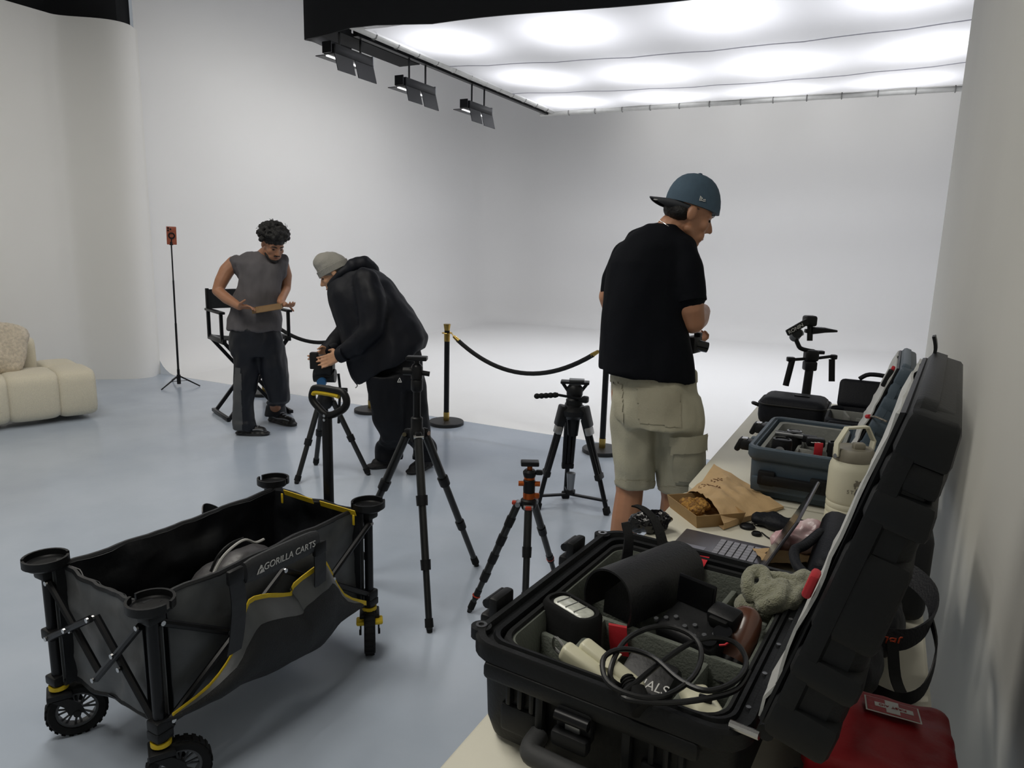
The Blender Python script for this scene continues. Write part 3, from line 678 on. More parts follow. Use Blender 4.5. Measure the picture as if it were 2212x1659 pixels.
h1 = ap + UP * .07 - AWAY * .04 + RIGHT * .06; h2 = dp(1205, 853, (RW.transposed() @ (ap - EYE)).z - .1); h3 = dp(1156, 856, (RW.transposed() @ (ap - EYE)).z - .12)
MB().rbox(h1, (.04, .04, .04), .01).build('handle_clamp', BLK, fh)
MB().cyl(h1, h2, .008, n=10).build('pan_handle', BLKM, fh)
gp = MB()
for i in range(5): gp.ell(h2.lerp(h3, .12 + .2 * i), (.018, .018, .0165))
gp.cyl(h2, h3, .0135, n=12); gp.build('handle_grip', RUB, fh)
# --- small tripod with orange fittings
ORG = mat('orange_anodised', 'b4581f', .35, .6); REDL = mat('red_lever', 'b23a22', .4)
f1 = gz(1013, 1322); ap = gz(1142, 1084, .52); c = V((ap.x, ap.y, 0)); rr = (f1 - c)
t3 = thing('orange_tripod', 'small black tripod with orange collars and ball head beside the black case', 'tripod', c)
F = [f1, gz(1131, 1395), gz(1205, 1262)]
for f in F:
    o = (f - c).normalized(); a = ap + o * .045 - UP * .01; lo = leg(t3, a, f, [.0165, .014, .0115] if f is not f1 else [.0165, .0165, .0165, .0165, .0125, .0115], 1.2)
    for q in (.66, .84): MB().cyl(a.lerp(f, q), a.lerp(f, q + .008), .0185, n=14).build('orange_band', REDL, lo)
    MB().cyl(a - o * .0 - V((-o.y, o.x, 0)) * .02, a + V((-o.y, o.x, 0)) * .02, .011, n=10).build('hinge_bolt', GREYM, lo)
    MB().rbox(a + o * .016 + UP * .004, (.018, .026, .014), .004, rot=rotz(math.atan2(o.y, o.x))).build('lock_lever', REDL, lo)
MB().lathe(ap, [(.028, -.03), (.034, -.015), (.034, .01), (.024, .018)], 18).build('shoulder', BLK, t3)
MB().cyl(ap - UP * .1, ap + UP * 0.0152, .015, n=14).build('centre_column', BLKM, t3)
k = MB().lathe(ap + UP * 0.0152, [(.025, 0), (.025, .027)], 18).build('orange_collar', ORG, t3)
MB().rbox(ap + UP * 0.0289 + RIGHT * .03, (.028, .018, .02), .004, rot=rotz(.5)).build('collar_knob', ORG, k)
MB().lathe(ap + UP * 0.0426, [(.024, 0), (.025, .01), (.025, .053), (.02, .057)], 18).build('ball_housing', BLK, t3)
for s, a_ in ((-1, .03), (1, -.02)): MB().cyl(ap + UP * 0.0798 + RIGHT * s * .015, ap + UP * 0.0798 + RIGHT * s * .045, .011, n=12).build('orange_knob', ORG, t3)
MB().lathe(ap + UP * 0.1003, [(.023, 0), (.023, .012)], 18).build('orange_ring', ORG, t3)
MB().lathe(ap + UP * 0.1102, [(.024, 0), (.028, .012), (.028, .022), (.02, .031)], 18).build('pan_base', BLK, t3)
MB().rbox(ap + UP * 0.1292 + RIGHT * .04, (.03, .025, .02), .006, rot=rotz(.5)).build('lock_knob', BLK, t3)
MB().cyl(ap + UP * 0.1406, ap + UP * 0.1634, .011, n=12).build('ball_stem', ORG, t3)
MB().rbox(ap + UP * 0.1687, (.075, .05, .018), .004, rot=rotz(.5)).build('clamp_plate', BLKM, t3)

# ================================================================== PEOPLE
def depth(p): return (RW.transposed() @ (V(p) - EYE)).z
def pixel(p): q = RW.transposed() @ (V(p) - EYE); return 1106 + FPX * q.x / q.z, 829.5 + FPX * q.y / q.z
def hf(fwd, up):
    f = V(fwd).normalized(); u = V(up); u = (u - f * u.dot(f)).normalized(); return axes(f.cross(u), f, u)     # columns: side, forward, up
def add_head(mb, c, R, s=1.):
    P = lambda *a: V(c) + R @ (V(a) * s)
    E = lambda a, r: mb.ell(P(*a), tuple(x * s for x in r), R)
    E((0, -.008, .035), (.076, .096, .090)); E((0, .030, -.030), (.062, .064, .085)); E((0, .066, -.102), (.028, .026, .022))
    for k in (-1, 1):
        mb.cap(P(k * .055, .005, -.062), .018 * s, P(k * .018, .068, -.103), .019 * s); E((k * .045, .060, -.028), (.022, .024, .026))
        E((k * .010, .096, -.042), (.009, .011, .008)); mb.cap(P(k * .014, .083, .016), .012 * s, P(k * .050, .066, .014), .010 * s)
        E((k * .079, -.012, -.008), (.011, .020, .032)); E((k * .03, .070, -.070), (.022, .020, .026))
    mb.cap(P(0, .088, .006), .008 * s, P(0, .113, -.034), .0115 * s); mb.cap(P(-.018, .088, -.068), .0075 * s, P(.018, .088, -.068), .0075 * s); mb.cap(P(-.015, .086, -.080), .008 * s, P(.015, .086, -.080), .008 * s)
    return P
def face_bits(P, R, s, parent, dark, skin_lip):
    for k in (-1, 1):
        MB().ell(P(k * .031, .080, -.004), (.012 * s, .007 * s, .006 * s), R).build('eye', dark, parent)
        MB().tube([P(k * .012, .094, .018), P(k * .032, .090, .023), P(k * .050, .074, .018)], [.004, .005, .003], 6).build('eyebrow', dark, parent)
    MB().tube([P(-.019, .091, -.0735), P(0, .097, -.073), P(.019, .091, -.0735)], [.003, .006, .003], 6).build('lips', skin_lip, parent)
def add_hand(mb, w, d, pn, side, curl=.5, s=1., spread=.1):
    d = V(d).normalized(); pn = V(pn); pn = (pn - d * pn.dot(d)).normalized(); x = d.cross(pn) * side; w = V(w)     # x: towards the thumb
    for i, o in enumerate((.030, .010, -.010, -.028)):
        mb.cap(w + x * o * .55 * s, .015 * s, w + (d * .085 + x * o) * s, .0125 * s)
    for o, L, r in ((.031, .072, .0088), (.0105, .080, .009), (-.0105, .075, .0088), (-.030, .058, .008)):
        p = w + (d * .088 + x * o) * s; v = (d + x * o * spread * 20).normalized(); pr = p
        for j in range(3):
            v = (M.Rotation(curl * (.55 + .3 * j), 3, pn.cross(d)) @ v).normalized() if curl else v
            v = v.normalized(); q = pr + v * L * s * (.45, .32, .23)[j]; mb.cap(pr, r * s * (1 - .06 * j), q, r * s * (.95 - .06 * j), 8); pr = q
    p = w + (d * .02 + x * .022) * s; v = (d * .65 + x * .75 + pn * .25).normalized()
    q = p + v * .045 * s; mb.cap(p, .014 * s, q, .0115 * s, 8); v = (d * .9 + x * .25 + pn * .45).normalized(); q2 = q + v * .032 * s; mb.cap(q, .0112 * s, q2, .0095 * s, 8); mb.cap(q2, .0095 * s, q2 + v * .022 * s, .008 * s, 8)
def wr(a, f=9, st=(1, 1, .45)):
    return lambda p: a * noise.noise(V((p.x * f * st[0], p.y * f * st[1], p.z * f * st[2]))) + a * .5 * noise.noise(V((p.x * f * 2.1, p.y * f * 2.1, p.z * f * 1.1 + 4)))
def add_shoe(mb, heel, toe, s=1.):
    h = V(heel); t = V(toe); d = (t - h).normalized(); L = (t - h).length
    mb.cap(h + d * .045 + UP * .045, .040 * s, h + d * L * .45 + UP * .045, .040 * s); mb.cap(h + d * L * .45 + UP * .045, .040 * s, t - d * .05 + UP * .036, .034 * s)
    mb.cap(h + d * .05 + UP * .05, .038 * s, h + d * .06 + UP * .11, .042 * s); mb.cap(h + d * L * .35 + UP * .07, .036 * s, h + d * L * .6 + UP * .05, .032 * s)
    for i in range(5): p = h.lerp(t, .14 + .18 * i); mb.ell(V((p.x, p.y, .016)), (.05, .05, .016))
def shoe_pair(root, feet, m, sole_m, line_m=None):
    for hl_, to in feet:
        mb = MB(); add_shoe(mb, hl_, to); o = blob('shoe', mb, m, root, .007, 3); d = (to - hl_).normalized(); sd = V((-d.y, d.x, 0)); L = (to - hl_).length
        poly = []
        for i in range(20):
            a = 2 * PI * i / 20; c, q = math.cos(a), math.sin(a); poly.append(hl_.lerp(to, .5) + d * (L / 2 + .004) * math.copysign(abs(c) ** .7, c) + sd * (.050 - .006 * (c < -.3)) * math.copysign(abs(q) ** .8, q))
        MB().loft([[V((p.x, p.y, z)) for p in poly] for z in (.003, .022)]).build('sole', sole_m, o)
        if line_m:
            for k in (-1, 1):
                MB().tube(smooth([hl_ + d * L * .2 + sd * k * .045 + UP * .06, hl_ + d * L * .45 + sd * k * .044 + UP * .05, hl_ + d * L * .7 + sd * k * .040 + UP * .055, hl_ + d * L * .88 + sd * k * .025 + UP * .045], 4), .005, 5).build('overlay', line_m, o)
            for j in range(4): q = hl_ + d * L * (.42 + .09 * j) + UP * (.105 - .011 * j); MB().tube([q - sd * .022, q + UP * .004, q + sd * .022], .004, 5).build('lace', line_m, o)
def patch(src, test, off, name, m, parent):
    me = src.data; mwv = mw(parent); sel = []
    for f in me.polygons:
        cpt = mwv @ f.center; nrm = mwv.to_3x3() @ f.normal
        if nrm.dot(EYE - cpt) > 0 and test(*pixel(cpt)): sel.append(f)
    idx = {}; vs = []; fs = []
    for f in sel:
        q = []
        for i in f.vertices:
            if i not in idx: idx[i] = len(vs); v = me.vertices[i]; vs.append(mwv @ v.co + (mwv.to_3x3() @ v.normal) * off)
            q.append(idx[i])
        fs.append(tuple(q))
    if not fs: return None
    k = MB().add(vs, fs); nm = k.mesh(name); return put(name, nm, m, parent, sharp=60, recalc=False)
def inpoly(poly):
    def t(x, y):
        c = False; j = len(poly) - 1
        for i in range(len(poly)):
            a, b = poly[i], poly[j]
            if (a[1] > y) != (b[1] > y) and x < (b[0] - a[0]) * (y - a[1]) / (b[1] - a[1]) + a[0]: c = not c
            j = i
        return c
    return t
SK1 = mat('skin_tan', 'a5765a', .5, var=.08, vscale=20); SK2 = mat('skin_light', 'c09272', .5, var=.08, vscale=20); SK3 = mat('skin_warm', 'b07f62', .5, var=.08, vscale=20)
LIP = mat('lip_tone', '8a5547', .5); HAIR = mat('black_hair', '0c0a0a', .6, bump=.6, bscale=150); DRK = mat('dark_iris', '120d0b', .3)

# ---------------------------------------------------------------- man in the sleeveless shirt
D1 = 5.70
def A(px, py, a=0.): return dp(px, py, D1 + a)
m1 = 1540 / D1
p1 = thing('person', 'person with curly black hair in a grey sleeveless shirt leaning over a food tray', 'person', (gz(545, 938) + gz(605, 915)) / 2)
bd = MB(); R1 = hf(RIGHT * .60 - AWAY * .62 - UP * .50, UP + RIGHT * .3 - AWAY * .3)
H1 = add_head(bd, A(590, 527, -.14), R1, .98)
bd.chain([A(588, 535, -.12), A(566, 555, -.04), A(560, 580, -.03)], [.052, .056, .07])
bd.chain([A(560, 585, -.03), A(555, 650, -.01), A(555, 720, 0)], [.10, .10, .10])
bd.chain([A(505, 568, -.02), A(560, 570, -.04), A(610, 572, .02)], [.055, .075, .052])
e1, w1_ = A(470, 628, -.06), A(517, 662, -.22)
bd.chain([A(505, 568, -.02), A(490, 585, -.03), A(478, 608, -.05), e1, A(490, 645, -.12), w1_], [.055, .058, .052, .043, .043, .030])
add_hand(bd, w1_, A(560, 664, -.27) - w1_, UP + AWAY * .4, 1, .35)
e2, w2_ = A(617, 622, .10), A(606, 652, -.08)
bd.chain([A(610, 572, .02), A(617, 595, .07), e2, w2_], [.052, .050, .042, .030]); add_hand(bd, w2_, RIGHT * .6 - AWAY * .5 - UP * .25, -UP * 1 - RIGHT * .2, 1, .7)
fa, fb = gz(512, 938), gz(580, 940); fc, fd = gz(583, 908), gz(638, 921)
an1 = fa.lerp(fb, .25) + UP * .09; an2 = fc.lerp(fd, .25) + UP * .09
bd.chain([A(540, 730, .02), A(535, 815, .05), an1], [.085, .06, .045]); bd.chain([A(585, 730, .06), A(592, 815, .12), an2], [.085, .06, .045])
b1 = blob('body', bd, SK1, p1, .0065, 3)
face_bits(H1, R1, .98, p1, DRK, LIP)
hr = MB(); random.seed(3)
for i in range(230):
    th = random.uniform(0, 2 * PI); z = random.uniform(-.25, 1); q = math.sqrt(1 - z * z); v = V((q * math.cos(th), q * math.sin(th), z))
    if v.y > .25 and z < .30: continue
    rr_ = random.uniform(.86, 1.08); hr.ell(H1(v.x * .110 * rr_, -.014 + v.y * .126 * rr_, .060 + v.z * .104 * rr_), random.uniform(.013, .023), n=8, m=6)
hr.ell(H1(0, -.012, .06), (.088, .10, .085), R1)
blob('hair', hr, HAIR, p1, .006, 1, lambda p: .004 * noise.noise(p * 120))
cl = MB()
for i in range(60):
    th = random.uniform(0, 2 * PI); z = random.uniform(.1, 1); q = math.sqrt(1 - z * z); v = V((q * math.cos(th), q * math.sin(th), z))
    if i % 2: continue
    o0 = H1(v.x * .114, -.014 + v.y * .130, .060 + v.z * .108); n_ = (R1 @ v).normalized(); t_ = n_.cross(V((random.random(), random.random(), random.random()))).normalized(); b_ = n_.cross(t_)
    cl.tube([o0 + n_ * (.005 * j) + (t_ * math.cos(j * 1.3) + b_ * math.sin(j * 1.3)) * .009 for j in range(6)], .0016, 4)
cl.build('curl', HAIR, p1, kind='stuff')
br = MB()
for k in (-1, 1): br.chain([H1(k * .058, .022, -.070), H1(k * .048, .048, -.088), H1(k * .024, .074, -.105), H1(0, .083, -.110)], [.010, .013, .015, .016])
br.cap(H1(-.022, .095, -.056), .006, H1(.022, .095, -.056), .006)
blob('beard', br, HAIR, p1, .005, 2)
SH = mat('faded_charcoal_cotton', '5a575a', .85, var=.25, vscale=9, bump=.6, bscale=16, stretch=(1, 1, .4))
sh = MB(); rg = []
for cx, cy, hwp, hd_, a in ((550, 714, 58, .135, .0), (550, 690, 58, .14, 0), (553, 655, 52, .13, -.01), (560, 620, 46, .125, -.03), (565, 592, 46, .12, -.04), (562, 568, 55, .11, -.05), (560, 554, 44, .09, -.05), (558, 544, 26, .07, -.05)):
    rg.append(ring(A(cx, cy, a), RIGHT * (hwp / m1), AWAY * hd_, 24, 2.3))
sh.loft(rg); sh.cap(A(512, 566, -.03), .058, A(524, 590, -.03), .06); sh.cap(A(610, 562, .0), .05, A(605, 590, -.0), .06); sh.cap(A(530, 560, -.05), .05, A(598, 556, -.03), .05)
blob('sleeveless_shirt', sh, SH, p1, .011, 4, wr(.014, 12))
TR = mat('navy_nylon', '191c24', .5, spec=.3, var=.3, vscale=6, bump=.25, bscale=14)
tr = MB()
tr.loft([ring(A(553, cy, a), RIGHT * (h / m1), AWAY * .125, 20) for cy, h, a in ((708, 52, 0), (730, 58, .01), (752, 58, .02), (768, 50, .03))])
def legring(pts, root_mb):
    root_mb.loft([ring(p, RIGHT * r, AWAY * r * 1.02, 18, 2.2) for p, r in pts])
legring([(A(535, 745, .0), .105), (A(534, 790, .02), .10), (A(531, 830, .03), .090), (A(527, 870, .05), .078), (A(526, 905, .10), .080), (an1 + UP * .015, .088), (an1 - UP * .045, .086)], tr)
legring([(A(585, 745, .04), .108), (A(592, 790, .06), .108), (A(597, 830, .12), .095), (A(602, 865, .15), .086), (an2 + UP * .06, .080), (an2 - UP * .03, .092)], tr)
t1o = blob('trousers', tr, TR, p1, .011, 4, wr(.018, 9))
patch(t1o, inpoly([(508, 795), (520, 795), (524, 930), (500, 935)]), .002, 'side_stripe', mat('grey_stripe', '4a4b4d', .6), p1)
shoe_pair(p1, [(fa, fb), (fc, fd)], mat('black_trainer', '15161a', .5, var=.3, vscale=40), mat('dark_sole', '2a2a2c', .6), mat('silver_overlay', '8b8c90', .4, .3))
wt = MB().tube(smooth([w1_ + V((.034 * math.cos(i * PI / 4), 0, .034 * math.sin(i * PI / 4))) for i in range(8)], 2, True), .004, 5, closed=True)
# kraft tray in his hands
ta, tb = A(545, 672, -.27), A(606, 662, -.24); td = (tb - ta); tn = V((0, 0, 1)); tw = td.cross(UP).normalized()
KR = mat('kraft_card', '9a7b56', .8, var=.12, vscale=25, bump=.1)
ft = thing('food_tray', 'small open kraft card food tray held by the person with curly hair', 'tray', (ta + tb) / 2 - UP * .02)
MB().prism([(0, 0), (1, 0), (1, .12), (0, .12)], ta - UP * .022, td, -tw, UP * .004).build('tray_base', KR, ft)
for o_, dirv in ((ta - UP * .022, -tw * .0), (ta - UP * .022 - tw * .12, -tw * .01)):
    MB().prism([(0, 0), (1, 0), (1.03, .042), (-.03, .042)], o_, td, UP, -tw * .003).build('tray_side', KR, ft)
for o_ in (ta - UP * .022, tb - UP * .022): MB().prism([(0, 0), (.12, 0), (.12, .042), (0, .042)], o_, -tw, UP, td.normalized() * .003).build('tray_end', KR, ft)

# ---------------------------------------------------------------- man in the beanie
D2 = 4.80; m2 = 1540 / D2
def B(px, py, a=0.): return dp(px, py, D2 + a)
q0, q1 = gz(850, 1006), gz(798, 1012); q2, q3 = gz(930, 1004), gz(884, 1026)
p2 = thing('person', 'person in a grey beanie and black hooded jacket bending over a tripod', 'person', (q0 + q2) / 2)
bd = MB(); R2 = hf(-RIGHT * .88 - UP * .47 - AWAY * .08, UP - RIGHT * .4)
H2 = add_head(bd, B(722, 590), R2, 1.0)
bd.chain([B(726, 597), B(752, 605), B(775, 620)], [.055, .06, .08]); bd.chain([B(775, 625), B(815, 690), B(860, 790, .02)], [.10, .10, .075])
bd.chain([B(785, 620, -.15), B(778, 622, 0), B(770, 620, .15)], [.055, .08, .055])
hw1 = B(734, 768, -.17); hw2 = B(712, 756, .10)
bd.chain([B(785, 620, -.15), B(797, 722, -.2), hw1], [.055, .045, .032]); add_hand(bd, hw1, B(703, 781, -.12) - hw1, AWAY * .8 - UP * .3 - RIGHT * .1, -1, .30, 1.05, .12)
bd.chain([B(770, 620, .15), B(752, 712, .16), hw2], [.055, .045, .032]); add_hand(bd, hw2, B(690, 770, .05) - hw2, -AWAY * .8 - UP * .3, 1, .35)
an1 = q0.lerp(q1, .2) + UP * .09; an2 = q2.lerp(q3, .25) + UP * .09
bd.chain([B(850, 815, .0), B(838, 905, .02), an1], [.075, .06, .045]); bd.chain([B(872, 800, .08), B(888, 900, .10), an2], [.09, .06, .045])
blob('body', bd, SK2, p2, .0065, 3); face_bits(H2, R2, 1., p2, DRK, LIP)
bn = MB(); BEAN = mat('knit_grey', '8f8d86', .9, var=.1, bump=.4, bscale=180, stretch=(1, 1, .3))
bn.ell(H2(0, -.008, .045), (.088, .108, .078), R2); bn.ell(H2(0, .004, .085), (.078, .095, .065), R2); bn.ell(H2(0, .03, .10), (.06, .07, .058), R2)
bo = blob('beanie', bn, BEAN, p2, .009, 4, wr(.004, 20))
MB().loft([[H2(math.cos(t * PI / 14) * .0905 * k, -.008 + math.sin(t * PI / 14) * .110 * k, z - .02 * math.sin(t * PI / 14) * 0) for t in range(28)] for z, k in ((.012, .97), (.010, 1.02), (.050, 1.025), (.052, .98))], cap=False).build('beanie_cuff', BEAN, bo)
MB().ell(H2(-.085, -.006, -.034), .004).build('earring', CHR, p2)
hrb = MB(); hrb.ell(H2(0, -.055, -.012), (.070, .052, .04), R2); blob('hair', hrb, HAIR, p2, .008, 2)
JK = mat('navy_shell', '0d1019', .6, spec=.25, var=.25, vscale=5, bump=.12, bscale=25)
jk = MB(); rg = []
for pa, pb, hd_ in (((752, 576), (710, 620), .085), ((778, 570), (709, 634), .12), ((812, 580), (713, 652), .175), ((842, 604), (722, 682), .195), ((874, 645), (736, 725), .205), ((905, 690), (752, 782), .21), ((925, 726), (764, 815), .205), ((919, 752), (772, 830), .195)):
    a_, b_ = B(*pa), B(*pb); rg.append(ring((a_ + b_) / 2, (a_ - b_) / 2, AWAY * hd_, 24, 2.3))
jk.loft(rg)
jk.chain([B(792, 606, -.16), B(803, 655, -.20), B(802, 712, -.22), B(772, 745, -.20), B(740, 763, -.17)], [.088, .090, .082, .070, .056])
jk.chain([B(772, 612, .15), B(757, 660, .17), B(748, 710, .16), B(722, 742, .13), B(708, 755, .11)], [.085, .08, .072, .062, .052])
jo = blob('hooded_jacket', jk, JK, p2, .012, 4, wr(.016, 8))
hd2 = MB(); hd2.chain([B(762, 575, -.07), B(786, 572, -.03), B(800, 585, .0), B(790, 575, .06), B(768, 572, .09)], [.05, .062, .062, .062, .05]); hd2.chain([B(760, 575, -.07), B(735, 592, -.085), B(714, 616, -.06), B(712, 618, .05), B(740, 592, .09)], [.042, .034, .026, .026, .034])
blob('hood', hd2, JK, p2, .010, 3, wr(.008, 12))
MB().tube([B(769, 826, -.02), B(772, 834, -.02), B(768, 838, -.02)], .004, 6).build('zip_pull', CHR, p2)
for h_, dv in ((hw1, B(703, 781, -.12) - hw1), (hw2, B(690, 770, .05) - hw2)):
    dv = dv.normalized(); MB().cyl(h_ - dv * .05, h_ + dv * .004, .052, .050, n=18).build('cuff', JK, jo)
TR2 = mat('black_trousers', '0a0c13', .65, spec=.25, var=.3, vscale=5, bump=.2, bscale=12); tr = MB()
tr.loft([ring(B(cx, cy, .02), RIGHT * (h / m2), AWAY * .15, 20) for cx, cy, h in ((862, 745, 46), (860, 765, 52), (856, 790, 56), (855, 815, 58), (855, 835, 52))])
legring([(B(834, 805, -.06), .140), (B(836, 860, -.03), .125), (B(842, 905, .0), .115), (B(848, 945, .06), .090), (an1 + UP * .05, .088), (an1 - UP * .03, .098)], tr)
legring([(B(874, 805, .08), .130), (B(882, 860, .09), .122), (B(892, 905, .10), .110), (B(898, 945, .12), .092), (an2 + UP * .05, .086), (an2 - UP * .03, .096)], tr)
to = blob('trousers', tr, TR2, p2, .012, 4, wr(.02, 8))
shoe_pair(p2, [(q0, q1), (q2, q3)], mat('black_suede', '121216', .7), mat('black_sole', '19191b', .6))
lo_ = B(863, 826, -.20); tri = MB()
for poly in ([(-.014, 0), (.014, 0), (.014, .004), (-.014, .004)], [(-.014, .004), (-.010, .004), (.002, .030), (-.001, .030)], [(.014, .004), (.010, .004), (-.001, .030), (.003, .030)], [(-.003, .008), (.004, .008), (.003, .012), (-.001, .012)]): tri.prism(poly, lo_, RIGHT, UP, -AWAY * .002)
tri.build('trouser_mark', WHT, to)

# ---------------------------------------------------------------- tall man in the cap
D3 = 3.0; m3 = 1540 / D3
def C3(px, py, a=0.): return dp(px, py, D3 + a)
hip = C3(1402, 820); gb = V((hip.x, hip.y, 0))
p3 = thing('person', 'tall person in a backwards blue cap, black t-shirt and khaki cargo shorts', 'person', gb)
bd = MB(); R3 = hf(RIGHT * .93 - UP * .36 + AWAY * .10, UP + RIGHT * .36)
H3 = add_head(bd, C3(1488, 459, -.02), R3, 1.05)
bd.chain([C3(1478, 470), C3(1448, 492), C3(1430, 520)], [.058, .058, .06]); bd.chain([C3(1415, 555), C3(1395, 650), C3(1400, 800)], [.10, .11, .12])
bd.chain([C3(1470, 560, -.05), C3(1415, 555, .02), C3(1345, 572, .10)], [.055, .065, .05])
el = C3(1496, 694, -.05); wr3 = C3(1518, 672, .17)
bd.chain([C3(1466, 565, -.04), C3(1482, 620, -.07), C3(1490, 665, -.07), el, C3(1508, 688, .06), wr3], [.065, .062, .060, .052, .046, .034]); add_hand(bd, wr3, AWAY * .7 - RIGHT * .5 + UP * .1, -UP, -1, .8)
wl3 = C3(1482, 738, .24); bd.chain([C3(1345, 572, .10), C3(1320, 640, .15), C3(1335, 700, .2), C3(1420, 725, .26), wl3], [.06, .055, .046, .04, .032]); add_hand(bd, wl3, RIGHT * .7 + AWAY * .3, -AWAY * .2 - UP, 1, 1.0, .9)
kl, kr = C3(1360, 1062, .09), C3(1458, 1075, .12)
al_ = V((kl.x, kl.y, .09)) - RIGHT * .05 - AWAY * .02; ar_ = V((kr.x, kr.y, .09)) - RIGHT * .02 + AWAY * .02
for hx, k, an in ((C3(1365, 850, .03), kl, al_), (C3(1450, 850, .05), kr, ar_)):
    bd.chain([hx, hx.lerp(k, .6), k, k.lerp(an, .25) - AWAY * .018, k.lerp(an, .5) - AWAY * .012, k.lerp(an, .85), an], [.09, .075, .060, .063, .056, .038, .038])
blob('body', bd, SK3, p3, .0065, 3); face_bits(H3, R3, 1.05, p3, DRK, LIP)
st3 = MB(); st3.ell(H3(0, -.045, -.012), (.082, .060, .045), R3); blob('hair', st3, HAIR, p3, .007, 2, lambda p: .003 * noise.noise(p * 150))
CAPM = mat('blue_cap_wool', '44596a', .85, var=.12, vscale=30, bump=.15, bscale=200)
RC = hf(RIGHT * .975 - UP * .17 + AWAY * .10, UP + RIGHT * .2); CC = C3(1497, 455, -.02)
def HC(*a): return CC + RC @ (V(a) * 1.05)
dome = []
for j in range(9):
    t = j / 8 * PI / 2; k = math.cos(t) ** .8 if j < 8 else .04
    dome.append([HC(math.cos(a * PI / 16) * .090 * max(k, .04), -.006 + math.sin(a * PI / 16) * .112 * max(k, .04), .012 + .128 * math.sin(t) - .012 * math.sin(a * PI / 16) * (1 - j / 8)) for a in range(32)])
cp = MB().loft(dome).build('cap', CAPM, p3, sharp=60)
brim = []
for j in range(7):
    t = j / 6; brim.append([HC(.074 * math.sin(u * PI / 20) * (1 - .55 * t ** 2.2), -.100 - .085 * t * math.cos(u * PI / 20) ** .6 + .10 * (1 - math.cos(u * PI / 20)) * (1 - t), .012 + .012 * 1 - .022 * (u / 10) ** 2 - .03 * t * .3) for u in range(-10, 11)])
MB().sheet(brim, .004).build('cap_brim', mat('cap_underbrim', '33363b', .8), cp)
MB().lathe(HC(0, -.006, .140), [(.009, 0), (.008, .004), (.002, .006)], 12, RC).build('cap_button', CAPM, cp)
lgp = HC(.0885, -.005, .040); mk = MB(); fx, uz = RC.col[1], RC.col[2]; sdv = RC.col[0]
for poly in ([(-.012, -.008), (-.009, -.008), (-.009, .010), (-.012, .012)], [(-.012, -.008), (.002, -.006), (.002, -.003), (-.012, -.005)], [(-.012, .012), (.0, .004), (.0, .001), (-.012, .009)], [(-.006, -.003), (-.003, -.003), (-.003, .005), (-.006, .005)], [(.003, -.008), (.014, -.006), (.014, -.003), (.003, -.005)], [(.003, -.002), (.014, .0), (.012, .003), (.003, .001)]): mk.prism(poly, lgp + sdv * .001, fx, uz, sdv * .0025)
mk.build('cap_mark', WHT, cp)
MB().ell(HC(.022, -.165, .008), (.016, .010, .002), RC).build('brim_sticker', WHT, cp)
TS = mat('black_cotton', '090c13', .85, spec=.15, var=.2, vscale=4, bump=.12, bscale=140)
ts = MB(); rg = []
for cx, cy, h, hd_, a in ((1398, 812, 106, .165, .0), (1397, 775, 102, .16, 0), (1394, 730, 96, .155, .0), (1390, 680, 88, .15, 0), (1391, 620, 83, .145, .0), (1400, 565, 84, .14, 0), (1412, 530, 74, .125, .0), (1422, 505, 58, .10, .0), (1432, 484, 32, .075, .0)):
    rg.append(ring(C3(cx, cy, a), RIGHT * (h / m3) - UP * (h / m3 * (.10 if cy > 790 else 0)), AWAY * hd_, 26, 2.3))
ts.loft(rg); ts.chain([C3(1462, 545, -.04), C3(1478, 585, -.06), C3(1486, 640, -.075)], [.078, .078, .072]); ts.chain([C3(1352, 555, .10), C3(1326, 600, .13), C3(1317, 634, .15)], [.07, .058, .050])
ts.chain([C3(1380, 520, .05), C3(1440, 515, 0), C3(1470, 540, -.03)], [.06, .07, .07])
ts_disp = wr(.011, 7, (1, 1, .35))
blob('t_shirt', ts, TS, p3, .011, 4, ts_disp)
cuffa = C3(1486, 640, -.075); MB().cyl(cuffa, C3(1488.5, 654, -.078), .073, .072, n=22, cap=False).build('sleeve_hem', TS, p3)
MB().tube(smooth([C3(1424, 476, -.05), C3(1440, 486, -.072), C3(1458, 500, -.068)], 5), .0022, 6).build('necklace', CHR, p3)
KH = mat('khaki_twill', 'b9b5a0', .85, var=.12, vscale=7, bump=.15, bscale=160)
so = MB()
so.loft([ring(C3(cx, cy, .02), RIGHT * (h / m3), AWAY * .155, 24, 2.3) for cx, cy, h in ((1410, 795, 90), (1412, 820, 93), (1414, 860, 96), (1416, 895, 94), (1417, 915, 80))])
def lr(pts): so.loft([ring(C3(cx, cy, a), RIGHT * (h / m3), AWAY * (h / m3 * 1.12), 20, 2.2) for cx, cy, h, a in pts])
lr([(1366, 850, 46, .02), (1367, 905, 48, .03), (1367, 960, 44.5, .05), (1369, 1010, 43, .07), (1371, 1047, 43, .09)]); lr([(1460, 850, 54, .02), (1464, 905, 56, .03), (1466, 960, 54, .06), (1468, 1010, 50, .08), (1468, 1060, 46, .10)])
sho = blob('cargo_shorts', so, KH, p3, .009, 9, wr(.013, 9, (1, 1, .7)))
KD = mat('khaki_pocket', 'b3ae99', .85, var=.12, vscale=7, bump=.15, bscale=160)
patch(sho, inpoly([(1376, 838), (1468, 842), (1472, 924), (1380, 914)]), .004, 'back_pocket', KD, sho)
patch(sho, inpoly([(1324, 828), (1345, 832), (1348, 915), (1330, 900)]), .004, 'back_pocket', KD, sho)
patch(sho, inpoly([(1454, 948), (1530, 944), (1530, 1035), (1456, 1040)]), .012, 'cargo_pocket', KD, sho)
patch(sho, inpoly([(1450, 940), (1532, 935), (1532, 972), (1452, 980)]), .020, 'pocket_flap', KD, sho)
